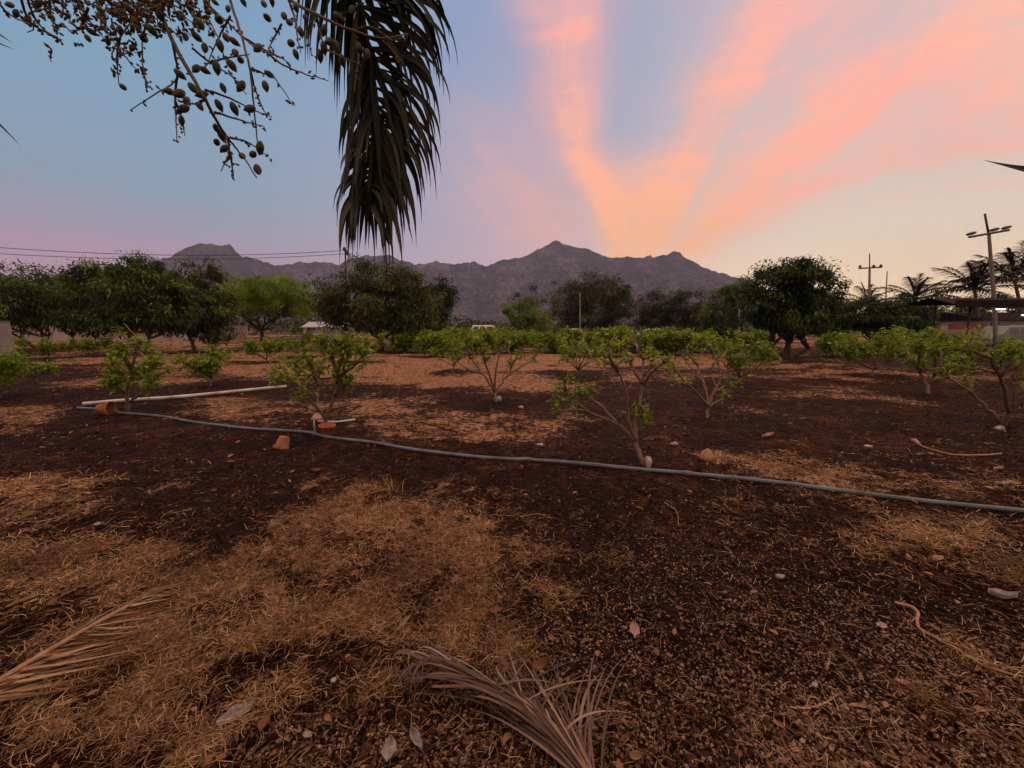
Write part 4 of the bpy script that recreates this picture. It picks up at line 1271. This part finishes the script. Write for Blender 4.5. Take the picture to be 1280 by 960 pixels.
leaf_thing('pale husk scrap below the hose on the right', 1248, 588, .12, .06, R(10), 'pink_bit', 22, .4, 'husk_scrap', 'scrap', 'pale scraps at right')
leaf_thing('whitish husk scrap at the right edge before the pipe', 1255, 607, .14, .06, R(-5), 'white_bit', 23, .4, 'husk_scrap', 'scrap', 'pale scraps at right')
leaf_thing('reddish bark scrap near the husk at right', 960, 547, .22, .09, R(20), 'pink_bit', 24, .5, 'bark_scrap', 'scrap', None)


def stick(name, label, pts, r, mat, twigs=2, seed=0, cat='stick', lift=.01):
    g = np.random.default_rng(seed)
    L = ground_line(pts, 26, r, lift); n = len(L)
    L[1:-1] += g.normal(size=(n - 2, 3)) * r * .4
    mb = MB().tube(L, r * np.linspace(1.1, .5, n), 7)
    for _ in range(twigs):
        k = g.integers(5, n - 4); d = unit(L[k + 2] - L[k]) + g.normal(size=3) * .5; d[2] = abs(d[2]) * .5
        mb.tube(limb(L[k], L[k] + unit(d) * r * 18, g, 5, .06), r * np.linspace(.6, .2, 5), 5)
    return tag(mb.build(name, M[mat]), label, cat)


stick('dry_vine', 'tan dry vine trailing over the gravel to the right edge', [(1118, 757), (1145, 766), (1150, 790), (1190, 812), (1225, 835), (1300, 856)], .008, 'husk', 5, 1, 'vine')
stick('stick', 'dark stick entering from the right edge', [(1234, 714), (1258, 708), (1295, 696)], .016, 'dark_wood', 1, 2)
stick('stick', 'dark straight stick near the bottom edge right of centre', [(1064, 912), (1082, 935), (1104, 962)], .006, 'dark_wood', 0, 3)
stick('stick', 'pale forked twig on the gravel', [(987, 888), (1020, 886), (1048, 872)], .004, 'husk', 2, 4)
stick('stick', 'short stub of twig upright on the gravel', [(1032, 842), (1036, 830), (1037, 822)], .006, 'wood', 0, 5)
stick('stick', 'grey twig at the left gravel patch', [(160, 876), (182, 866), (200, 858)], .006, 'grey_bit', 0, 6)
stick('stick', 'thin curved stem in the straw above the left frond', [(158, 722), (155, 735), (166, 746), (176, 750)], .003, 'wood', 0, 7)
stick('stick', 'long pale stem lying across the left straw', [(60, 612), (110, 600), (140, 588)], .007, 'husk', 2, 8)
stick('stick', 'thin twig between gravel and straw', [(970, 788), (1000, 796), (1025, 804)], .004, 'wood', 1, 9)
stick('stick', 'pale stem on the soil in front of the pipe', [(650, 648), (672, 644), (690, 650)], .004, 'husk', 2, 10)
stick('stick', 'dry bent stem before the largest young tree', [(830, 630), (845, 640), (848, 660)], .004, 'husk', 1, 11)
stick('dead_branch', 'thin dead branch at the foot of the big dark tree', [(960, 452), (985, 447), (1030, 450)], .03, 'dark_wood', 4, 12, 'branch')


# ------------------------------------------------------------------ dead palm fronds on the ground
def dead_frond(label, rach_px, lifts, leaflets, mat, seed, wid):
    """leaflets: (t on the rachis, bend px, tip px) laid on the ground"""
    g = np.random.default_rng(seed)
    R_ = smooth_line([ground(x, y, z) for (x, y), z in zip(rach_px, lifts)], 24)
    root = tag(MB().tube(R_, np.linspace(.017, .005, 24), 8).build('dead_palm_frond', M['husk']), label, 'palm frond')
    mb = MB()
    for t, b, e, z in leaflets:
        p = R_[int(t * 23)]; B = ground(*b, .05 + z); T = ground(*e, .015)
        u = np.linspace(0, 1, 10)[:, None]
        P = (1 - u) ** 2 * p + 2 * u * (1 - u) * B + u ** 2 * T
        P[:, 2] = np.maximum(P[:, 2], H(P[:, 0], P[:, 1]) + .008)
        d = unit(np.gradient(P, axis=0)); up = unit(np.array([0, 0, 1.0]) + g.normal(size=3) * .45)
        mb.strip(P, unit(np.cross(d, up)), wid * g.uniform(.6, 1.2) * np.array([.5, .8, 1, 1, .95, .85, .7, .5, .3, .05]), g.random())
    mb.build('leaflets', M[mat], root)


g = np.random.default_rng(3)
lf = []
for k in range(190):
    t = g.random() * .86
    rx, ry = -60 + 286 * t, 905 - 172 * t            # along the rachis towards the tip
    ln = g.uniform(110, 270) * (1 - t * .45)
    off = g.normal() * 5 + (g.random() ** 1.3) * ln * .36 * (1 - t * .5)
    ex, ey = rx + ln * .86 - off * .1, ry - ln * .52 + off
    ex = min(ex, 224 + g.normal() * 5); ey = max(ey, 735 + max(0, 220 - ex) * .30)
    lf.append((t, ((rx + ex) / 2, (ry + ey) / 2 - 12 + off * .35), (ex, ey), g.uniform(0, .03)))
dead_frond('tan dead palm frond lying at lower left, pointing up right', [(-60, 905), (30, 850), (120, 795), (180, 760), (226, 733)], [.05, .06, .06, .05, .02], lf, 'dead_frond', 31, .0065)
lf = []
for k in range(120):
    t = g.random()
    if k % 2 == 0:   # sweeping up and to the left
        rx, ry = 735 - 160 * t, 985 - 110 * t
        e = (g.uniform(470, 560) if t > .4 else g.uniform(560, 660), 0)
        e = (e[0], 862 - (e[0] - 480) * .10 + g.normal() * 14 + (1 - t) * 8)
        b = (rx - 60 - g.random() * 40, ry - 50 - g.random() * 30)
    else:            # standing up and to the right
        rx, ry = 735 - 110 * t, 985 - 80 * t
        e = (g.uniform(610, 800), g.uniform(815, 900)); b = ((rx * .55 + e[0] * .45) - 10, (ry * .5 + e[1] * .5) + g.normal() * 8)
    lf.append((t * .85, b, e, g.uniform(.02, .14)))
dead_frond('grey brown dead palm frond at the bottom edge, leaflets fanned up and left', [(760, 1020), (720, 968), (670, 915), (610, 882), (540, 866)], [.04, .07, .09, .08, .03], lf, 'grey_frond', 32, .0052)


# ------------------------------------------------------------------ overhanging fruit palm, upper left
def fruit_palm():
    crown = np.array([-1.35, .25, 3.0])
    b = np.array([-1.75, -.15, float(H(-1.75, -.15)) - .05])
    root = thing('fruit_palm', 'palm overhead at upper left, its fruit bunch and drooping frond hanging into view', 'palm tree', b)
    MB().tube(smooth_line([b, (b + crown) / 2 + [.1, 0, 0], crown], 14), np.linspace(.16, .09, 14), 12).build('trunk', M['pale_bark'], root)
    g = np.random.default_rng(77)
    FY = 1.55                       # how far ahead the bunch hangs
    sk = MB()
    lines = []
    V0 = lambda P, dy=0.0, spread=.25: np.array([at(x, y, FY + dy + spread * math.sin(k * 1.3 + dy * 9) * .3) for k, (x, y) in enumerate(P)])

    def stem(P, r0, r1, dy=0.0, n=None, keep=True):
        L = smooth_line(V0(P, dy), n or 5 * len(P)); m = len(L)
        L[1:-1] += g.normal(size=(m - 2, 3)) * .0007
        sk.tube(L, np.linspace(r0, r1, m) * .72, 6, var=g.random())
        if keep: lines.append(L)
        return L
    # peduncle coming from the crown
    head = at(150, -110, FY)
    sk.tube(smooth_line([crown + [.05, .05, -.1], crown * .5 + head * .5 + [0, 0, .12], head, at(190, -40, FY)], 16), np.linspace(.03, .014, 16), 8)
    m1 = stem([(170, -70), (196, 0), (215, 50), (236, 88), (256, 124), (276, 160), (294, 184), (304, 196), (321, 222)], .012, .003)
    m2 = stem([(276, -60), (288, 0), (302, 45), (312, 85), (318, 140), (323, 186)], .008, .0025, .06)
    m3 = stem([(300, -50), (360, -2), (395, 18), (440, 38), (478, 48), (510, 42)], .010, .003, .1)
    heads = [stem(P, .006, .002, dy) for P, dy in [
        ([(196, 0), (170, 20), (150, 48), (140, 70), (152, 84)], .05), ([(120, -60), (118, -10), (130, 30), (150, 66)], -.05),
        ([(196, 0), (180, 40), (178, 70), (182, 108)], .03), ([(215, 50), (222, 90), (216, 104), (193, 118), (163, 138)], .02),
        ([(222, 90), (219, 120), (220, 150), (221, 177)], .02), ([(219, 126), (228, 150), (231, 170)], .02),
        ([(256, 124), (244, 130), (232, 128)], .0), ([(256, 112), (290, 124), (318, 138), (340, 146)], .02),
        ([(268, 140), (300, 150), (330, 158)], .01), ([(285, 172), (310, 178), (336, 196)], .0), ([(285, 172), (286, 192), (276, 214)], .0), ([(288, 190), (292, 222)], .0),
        ([(240, 60), (262, 78), (290, 96), (308, 118)], .05), ([(262, 78), (286, 72), (312, 68)], .05),
        ([(302, 45), (330, 62), (354, 74), (362, 82)], .05), ([(312, 85), (330, 92), (345, 100), (366, 132)], .05), ([(312, 85), (322, 120), (334, 146)], .06),
        ([(288, 20), (272, 50), (258, 82)], .05), ([(260, 6), (284, 28), (320, 60), (352, 72)], .08), ([(262, -20), (256, 10), (272, 46), (284, 82)], .04),
        ([(80, -40), (95, 0), (110, 24), (130, 48)], -.06), ([(30, -40), (36, 4), (52, 34), (72, 47)], -.1), ([(20, -30), (34, 22), (60, 42), (78, 50)], -.1),
        ([(60, -40), (62, 0), (64, 24), (70, 38)], -.05), ([(110, 10), (100, 36), (88, 38)], -.04), ([(-20, -30), (0, 6), (18, 22), (42, 32)], -.12),
        ([(150, 48), (146, 72), (149, 106)], .02), ([(176, 84), (182, 100), (186, 110)], .03),
        ([(395, 18), (400, 40), (408, 60), (430, 72), (452, 82)], .1), ([(440, 38), (465, 34), (490, 50), (510, 44)], .1), ([(470, 44), (488, 60), (500, 74)], .12),
        ([(360, -2), (368, 22), (372, 48), (376, 66)], .1), ([(395, 18), (384, 40), (390, 70)], .1), ([(440, 38), (448, 60), (446, 90), (442, 116)], .12),
        ([(352, 30), (342, 48), (334, 66)], .08), ([(334, 66), (352, 80), (380, 92), (410, 101)], .08), ([(420, 30), (430, 18), (452, 5), (455, 4)], .12)]]
    # withered flower beads along the side strands
    for L in heads + [m1[:25]]:
        for _ in range(14):
            p = L[g.integers(len(L))] + g.normal(size=3) * .004
            e = p + unit(g.normal(size=3) - [0, 0, .5]) * g.uniform(.006, .018)
            sk.tube([p, (p + e) / 2, e], [.0015, .0042, .001], 5, var=g.random())
    # dense dried cluster at the top
    for _ in range(290):
        x = g.normal() * 78 + 165; y = abs(g.normal()) * 26 - 12 + 10 * math.sin(x * .05)
        if x < 40 or x > 262: continue
        p = at(x, y, FY + g.normal() * .06); d = unit(g.normal(size=3) + [.25, 0, -.8]); l = g.uniform(.02, .06)
        e = p + d * l
        sk.tube(limb(p, e, g, 5, .08), np.linspace(.0028, .0012, 5), 5, var=g.random())
        for _ in range(3):
            q = p + d * l * g.random(); e2 = q + unit(g.normal(size=3) - [0, 0, .6]) * g.uniform(.008, .02)
            sk.tube([q, (q + e2) / 2, e2], [.002, .0052, .001], 5, var=g.random())
    bunch = sk.build('fruit_bunch', M['stalk'], root)
    # fruits: first where the photograph shows them, then along the strands
    spots = [(211, 114, 20), (224, 117, 40), (233, 126, 60), (229, 136, 30), (227, 151, 70), (241, 110, 60), (252, 118, 30), (250, 133, 60), (225, 93, 40), (245, 86, 70), (256, 88, 20),
             (271, 85, 85), (279, 110, 80), (274, 132, 50), (293, 136, 65), (312, 136, 10), (301, 108, 55), (283, 47, 60), (275, 57, 80), (293, 52, 20), (294, 66, 60), (301, 75, 20), (290, 82, 60), (256, 60, 80),
             (269, 3, 5), (285, 11, 80), (274, 24, 10), (304, 2, 80), (270, 160, 30), (277, 169, 70), (271, 178, 10), (280, 186, 40), (303, 195, 20), (316, 193, 5), (322, 212, 60), (325, 185, 60),
             (322, 60, 60), (337, 93, 10), (332, 108, 80), (190, 38, 50), (180, 48, 30), (135, 52, 80), (154, 109, 45), (232, 46, 70), (225, 20, 70), (238, 10, 30), (330, 5, 80), (334, 22, 5), (355, 20, 60), (362, 28, 30),
             (370, 68, 70), (364, 54, 20), (405, 60, 75), (412, 52, 40), (420, 58, 80), (428, 76, 60), (405, 38, 80), (400, 70, 85), (424, 22, 30), (448, 60, 80), (458, 68, 80), (340, 2, 60), (20, 17, 70), (35, 24, 60), (12, 6, 40),
             (65, 22, 80), (100, 8, 40), (85, 20, 70), (110, 48, 60), (115, 40, 20), (150, 38, 80), (165, 60, 70), (172, 30, 40), (200, 20, 60), (206, 34, 80), (212, 6, 50), (250, 30, 60), (246, 46, 40), (160, 10, 60), (140, 16, 30),
             (370, 10, 70), (382, 22, 50), (376, 40, 80), (48, 4, 60), (125, 12, 60), (440, 12, 70)]
    prof = [(.0004, -.5), (.08, -.47), (.18, -.37), (.27, -.17), (.285, .03), (.22, .24), (.11, .40), (.04, .50), (.0004, .56)]
    proto = None
    for k, (x, y, ang) in enumerate(spots):
        small = x < 180 or (y < 12)
        p = at(x, y, FY + g.normal() * .05 + (.1 if x > 330 else 0))
        o = None
        if proto is None:
            o = MB().lathe([(r, z) for r, z in prof], 12).build('fruit', M['fruit'], bunch); proto = o
        else:
            o = proto.copy(); COL.objects.link(o); o.parent = bunch
        s = .043 * g.uniform(.8, 1.12) * (.72 if small else 1)
        a = R(ang); sgn = -1 if (k * 7) % 3 == 0 else 1
        o.location = tuple(p); o.rotation_euler = (g.normal() * .3, sgn * (R(90) - a) + math.pi, g.uniform(0, 6)); o.scale = (s, s, s)
        # short stalk to the nearest strand
    # the drooping frond
    Y1 = 1.85
    RP = [(395, -160), (432, -70), (450, 5), (463, 75), (470, 140), (468, 190), (458, 232), (448, 262)]
    dep = [1.3, 1.6, 1.75, 1.85, 1.9, 1.92, 1.92, 1.9]
    R_ = smooth_line([crown + [.06, .08, .02]] + [crown * .45 + at(395, -160, 1.3) * .55 + [0, 0, .25]] + [at(x, y, d) for (x, y), d in zip(RP, dep)], 50)
    fb = MB().tube(R_, np.linspace(.016, .003, 50), 8, var=1.0)

    def leaflet(p, b, e, w):
        u = np.linspace(0, 1, 12)[:, None]
        P = (1 - u) ** 2 * p + 2 * u * (1 - u) * b + u ** 2 * e
        d = unit(np.gradient(P, axis=0)); up = unit(np.array([g.normal() * .35, -1.0, .15 + g.normal() * .3]))
        fb.strip(P, unit(np.cross(d, up)), w * np.array([.5, .75, .95, 1, 1, .98, .92, .8, .62, .42, .22, .03]), g.random() ** 1.6)
    ends_r = [(0, 546, 30), (.12, 548, 66), (.25, 543, 112), (.38, 540, 166), (.5, 536, 208), (.62, 527, 246), (.75, 515, 278), (.88, 500, 300), (1, 478, 312)]
    ends_l = [(0, 372, 60), (.12, 392, 85), (.25, 436, 118), (.38, 440, 165), (.5, 438, 205), (.62, 436, 240), (.75, 432, 268), (.88, 428, 292), (1, 440, 300)]
    for side, ends in ((1, ends_r), (-1, ends_l)):
        E_ = np.array(ends)
        for k in range(130):
            t = (k + g.random() * .6) / 130
            i = int(15 + t * 33); p = R_[min(i, 49)]
            ex = np.interp(t, E_[:, 0], E_[:, 1]) + g.normal() * 9 * (1 if side > 0 else .7); ey = np.interp(t, E_[:, 0], E_[:, 2]) + g.normal() * 22
            if g.random() < .35: ex = ex * .6 + np.interp(t, [0, 1], [465, 460]) * .4; ey += 18
            dpt = 1.88 + side * g.uniform(-.1, .22) * (.6 if side > 0 else .4) + g.normal() * .04
            e = at(ex, ey, dpt)
            px, py = project(*[np.array(v) for v in p])
            bx = px + (ex - px) * .98; by = py + (ey - py) * .14
            leaflet(p, at(bx, by, (p[1] + dpt) / 2), e, g.uniform(.007, .0125))
    # a few inner leaflets running straight down the middle
    for k in range(26):
        t = g.random() * .9; p = R_[int(15 + t * 33)]
        px, py = project(*[np.array(v) for v in p]); ex = g.uniform(446, 520); ey = min(312, py + g.uniform(80, 170))
        leaflet(p, at(px + (ex - px) * .6, py + (ey - py) * .4, 1.9), at(ex, ey, 1.9 + g.normal() * .08), g.uniform(.010, .016))
    fb.build('frond', M['frond_leaf'], root)
    # the other fronds of the crown: over and behind the camera, only two tips reach the picture
    tips = [((.6, .35, 3.35), None), ((.5, -.5, 3.0), None), ((-.2, -1.5, 2.8), None), ((-.9, -1.6, 2.3), None), ((-2.9, -1.0, 2.4), None), ((-3.0, .6, 2.2), None), ((-1.6, -1.9, 2.7), None), (tuple(at(-60, 135, 1.7)), None)]
    for tp, _ in tips:
        tp = np.array(tp); mid = crown * .5 + tp * .5 + [0, 0, .55]
        P = smooth_line([crown, mid, tp], 22)
        mb = MB().tube(P, np.linspace(.018, .004, 22), 6, var=.5)
        if not (tp[0] < -1.4 and tp[1] > 1.2): feather(mb, P, np.array([0, 0, 1.0]), 30, .55, .016, g, .7)
        else:
            for a, b2, c2 in (((-70, 110), (-20, 130), (25, 182)), ((-60, 10), (-20, 30), (16, 54)), ((-60, 30), (-25, 45), (18, 62))):
                u = np.linspace(0, 1, 10)[:, None]; A, B, C2 = at(*a, 1.7), at(*b2, 1.7), at(*c2, 1.7)
                Q = (1 - u) ** 2 * A + 2 * u * (1 - u) * B + u ** 2 * C2; d = unit(np.gradient(Q, axis=0))
                mb.strip(Q, unit(np.cross(d, np.array([0, -1.0, .4]))), .010 * np.array([.8, 1, 1, .9, .8, .6, .45, .3, .18, .03]), .2)
        mb.build('frond', M['frond_leaf'], root)


fruit_palm()


def side_palm():
    """young palm just outside the right edge; one leaf tip reaches the view"""
    b = np.array([4.4, 1.1, float(H(4.4, 1.1)) - .05]); crown = b + [0, 0, 1.95]
    root = thing('side_palm', 'young palm beyond the right edge, one dark leaf tip reaching in', 'palm tree', b)
    MB().tube(smooth_line([b, (b + crown) / 2 + [.04, 0, 0], crown], 8), np.linspace(.09, .055, 8), 12).build('trunk', M['pale_bark'], root)
    g = np.random.default_rng(8)
    tip = at(1300, 210, 1.5)
    for tp in (tip, np.array([6.1, .8, 2.6]), np.array([5.1, -.6, 2.5]), np.array([5.7, 1.9, 2.4]), np.array([4.1, -.7, 2.4]), np.array([5.2, 2.4, 2.7])):
        P = smooth_line([crown, crown * .5 + tp * .5 + [0, 0, .45], tp], 18)
        mb = MB().tube(P, np.linspace(.015, .004, 18), 6)
        feather(mb, P[:14] if tp is tip else P, np.array([0, 0, 1.0]), 24, .42, .013, g, .6)
        if tp is tip:
            u = np.linspace(0, 1, 10)[:, None]
            A, B, C2 = at(1300, 216, 1.5), at(1275, 212, 1.5), at(1229, 200, 1.5)
            Q = (1 - u) ** 2 * A + 2 * u * (1 - u) * B + u ** 2 * C2; d = unit(np.gradient(Q, axis=0))
            mb.strip(Q, unit(np.cross(d, np.array([0, -1.0, .2]))), .014 * np.array([1, 1, .95, .85, .7, .55, .4, .26, .14, .03]), .1)
        mb.build('frond', M['frond_leaf'], root)


side_palm()


# ------------------------------------------------------------------ small stuff on the ground
def scatter(n, g, y0=414.5, y1=1020, x0=-220, x1=1500, pw=1.0):
    px = g.uniform(x0, x1, n); py = y0 + (y1 - y0) * g.random(n) ** pw
    a = (px - 640) / F; b = -(py - 480) / F
    dy = CP + b * SP; dz = -SP + b * CP; t = -EYE / dz
    return a * t, dy * t


def blades(name, label, cat, mat, n, seed, prob, len_rng, wid, up, pw=1.0, y0=414.5, min_d=0.0, px_w=.55, clump=None, curl=1.2, loft=.02, seg=5):
    g = np.random.default_rng(seed)
    x, y = scatter(n, g, y0=y0, pw=pw)
    d = np.hypot(x, y)
    keep = (g.random(n) < prob(x, y)) & (d > min_d)
    x, y, d = x[keep], y[keep], d[keep]
    if clump:
        k = clump; x = np.repeat(x, k); y = np.repeat(y, k); d = np.repeat(d, k)
        sp = .02 + .004 * d
        x = x + g.normal(size=len(x)) * sp; y = y + g.normal(size=len(y)) * sp
    m = len(x)
    L = g.uniform(*len_rng, m) * np.clip(.75 + d * .06, .75, 2.2)
    w = np.maximum(wid * g.uniform(.6, 1.3, m), px_w * d / 400 * .5)
    az = g.uniform(0, 2 * math.pi, m) + fbm(x * 1.1, y * 1.1, 2) * 2
    el = np.clip(np.abs(g.normal(size=m)) * up, 0, 1.45)
    kap = g.normal(size=m) * curl; fall = g.uniform(.6, 2.0, m)
    P = np.stack([x, y, H(x, y) + .002 + g.random(m) ** 2 * loft], 1)
    rows = []; st = np.linspace(0, 1, seg)
    up_v = np.array([0, 0, 1.0])
    for t in st:
        a2 = az + kap * t; e2 = el * (1 - fall * t)
        D = np.stack([np.cos(a2) * np.cos(e2), np.sin(a2) * np.cos(e2), np.sin(e2)], 1)
        if t > 0:
            P = P + D * (L / (seg - 1))[:, None]
            P[:, 2] = np.maximum(P[:, 2], H(P[:, 0], P[:, 1]) + .002)
        S = np.stack([-np.sin(a2), np.cos(a2), g.normal(size=m) * .25], 1)
        ww = (w * (1 - t ** 3 * .92))[:, None]
        rows += [P - S * ww, P + S * ww]
    V = np.stack(rows, 1).reshape(-1, 3)
    k2 = 2 * seg
    off = (np.arange(m) * k2)[:, None, None]
    q = (np.array([[2 * i, 2 * i + 1, 2 * i + 3, 2 * i + 2] for i in range(seg - 1)])[None] + off).reshape(-1, 4)
    mb = MB().add(V, [q], np.repeat(np.clip(g.random(m) ** 1.5 * .75 + .3 * (fbm(x * 3, y * 3, 2) + .35), 0, 1), k2))
    tag(mb.build(name, M[mat]), label, cat, kind='stuff')


blades('dry_grass', 'matted dry straw covering the soil in golden patches', 'dry grass', 'straw', 430000, 41,
       lambda x, y: np.clip((straw_at(x, y) - .13) * 1.6, .035, 1), (.03, .11), .0008, .42, pw=.85, y0=425, px_w=.36, curl=.75, loft=.035, seg=6)
blades('grass_tufts', 'short dry grass tufts standing between the young trees', 'dry grass', 'straw', 9000, 42,
       lambda x, y: np.clip((straw_at(x, y) - .45) * .9, 0, 1) * (np.hypot(x, y) > 3.2), (.07, .17), .0014, .9, pw=1.6, y0=418, clump=10, px_w=.5, curl=.6, loft=.0)
blades('low_weeds', 'low green weeds along the far edge of the orchard', 'weeds', 'weed', 5200, 43,
       lambda x, y: np.where((y > 17) & (y < 60), np.clip(.3 + fbm(x * .2, y * .2, 3) * 1.5 + (x < -9) * .35, 0, 1), 0), (.12, .3), .003, .9, pw=1.5, y0=416, clump=9, px_w=.7, curl=.5, loft=.0)


def stones():
    g = np.random.default_rng(51)
    t = (1 + 5 ** .5) / 2
    ico = unit(np.array([[-1, t, 0], [1, t, 0], [-1, -t, 0], [1, -t, 0], [0, -1, t], [0, 1, t], [0, -1, -t], [0, 1, -t], [t, 0, -1], [t, 0, 1], [-t, 0, -1], [-t, 0, 1]]))
    tri = np.array([[0, 11, 5], [0, 5, 1], [0, 1, 7], [0, 7, 10], [0, 10, 11], [1, 5, 9], [5, 11, 4], [11, 10, 2], [10, 7, 6], [7, 1, 8],
                    [3, 9, 4], [3, 4, 2], [3, 2, 6], [3, 6, 8], [3, 8, 9], [4, 9, 5], [2, 4, 11], [6, 2, 10], [8, 6, 7], [9, 8, 1]])

    def put(name, label, cat, mat, n, prob, size, pw, y0):
        x, y = scatter(n, g, pw=pw, y0=y0)
        d = np.hypot(x, y); keep = g.random(n) < prob(x, y); x, y, d = x[keep], y[keep], d[keep]; m = len(x)
        s = size[0] * np.exp(g.normal(size=m) * size[1]); s = np.maximum(s, d * .0010)
        sh = s[:, None] * g.uniform(.65, 1.25, (m, 3)) * np.array([1, 1, .75])
        a = g.uniform(0, 6.28, m); ca, sa = np.cos(a)[:, None], np.sin(a)[:, None]
        U = ico[None] * (1 + g.normal(size=(m, 12, 1)) * .09) * sh[:, None, :]
        V = np.stack([U[..., 0] * ca - U[..., 1] * sa, U[..., 0] * sa + U[..., 1] * ca, U[..., 2]], -1)
        V += np.stack([x, y, H(x, y) + s * .35], 1)[:, None, :]
        off = (np.arange(m) * 12)[:, None, None]
        tag(MB().add(V.reshape(-1, 3), [(tri[None] + off).reshape(-1, 3)], np.repeat(g.random(m), 12)).build(name, M[mat]), label, cat, kind='stuff')
    M['gravel'] = mat_leaf('gravel', (.026, .011, .006), (.105, .055, .036), (.30, .195, .135), 0, .75, .25)
    M['clod'] = mat_leaf('soil clod', (.004, .0010, .0005), (.014, .0042, .0020), (.060, .023, .011), 0, .95, .1)
    put('gravel', 'loose pebbles and nutshells covering the ground at lower right', 'gravel', 'gravel', 130000, lambda x, y: np.clip(gravel_at(x, y) * .50 * (.55 + 1.6 * np.clip(fbm(x * 3, y * 3, 3) + .3, 0, 1)), .02, 1), (.0051, .26), .62, 520)
    put('soil_clods', 'dark crumbly soil clods all over the ground', 'soil', 'clod', 120000, lambda x, y: np.clip(.9 - straw_at(x, y) * .55 - gravel_at(x, y) * .6, .08, 1), (.0055, .45), .75, 425)


stones()


def litter():
    g = np.random.default_rng(61)
    x, y = scatter(2600, g, y0=440, pw=1.0)
    s = straw_at(x, y); keep = g.random(len(x)) < np.clip(.25 + s * .5, 0, 1); x, y = x[keep], y[keep]; n = len(x)
    d = np.hypot(x, y)
    a = g.uniform(0, 6.28, n); D = np.stack([np.cos(a), np.sin(a), g.normal(size=n) * .25], 1)
    L = g.uniform(.02, .055, n) * np.clip(.8 + d * .10, .8, 2.4)
    mb = MB(); P = np.stack([x, y, H(x, y) + .012 + g.random(n) * .01], 1)
    leaves(mb, P, D, L, L * g.uniform(.3, .6, n), g.uniform(-.1, .25, n), g, True)
    tag(mb.build('leaf_litter', M['dead_leaf']), 'small brown leaf litter strewn over soil and straw', 'leaf litter', kind='stuff')


litter()
# one taller dry tuft before the pipe
g = np.random.default_rng(9); mb = MB(); p0 = ground(492, 612)
for k in range(26):
    p = p0 + np.array([g.normal() * .05, g.normal() * .05, 0]); d = unit(np.array([g.normal() * .35, g.normal() * .35, 1])); l = g.uniform(.08, .2)
    u = np.linspace(0, 1, 6)[:, None]; P = p + d * l * u + np.array([g.normal(), g.normal(), -.3]) * l * .25 * u ** 2
    mb.strip(P, np.broadcast_to(unit(np.cross(d, [0, 1, .1])), P.shape), .0025 * np.array([1, 1, .9, .7, .4, .05]), g.random())
tag(mb.build('grass_tuft', M['straw']), 'upright dry grass tuft at the border of dark soil and straw', 'grass tuft')
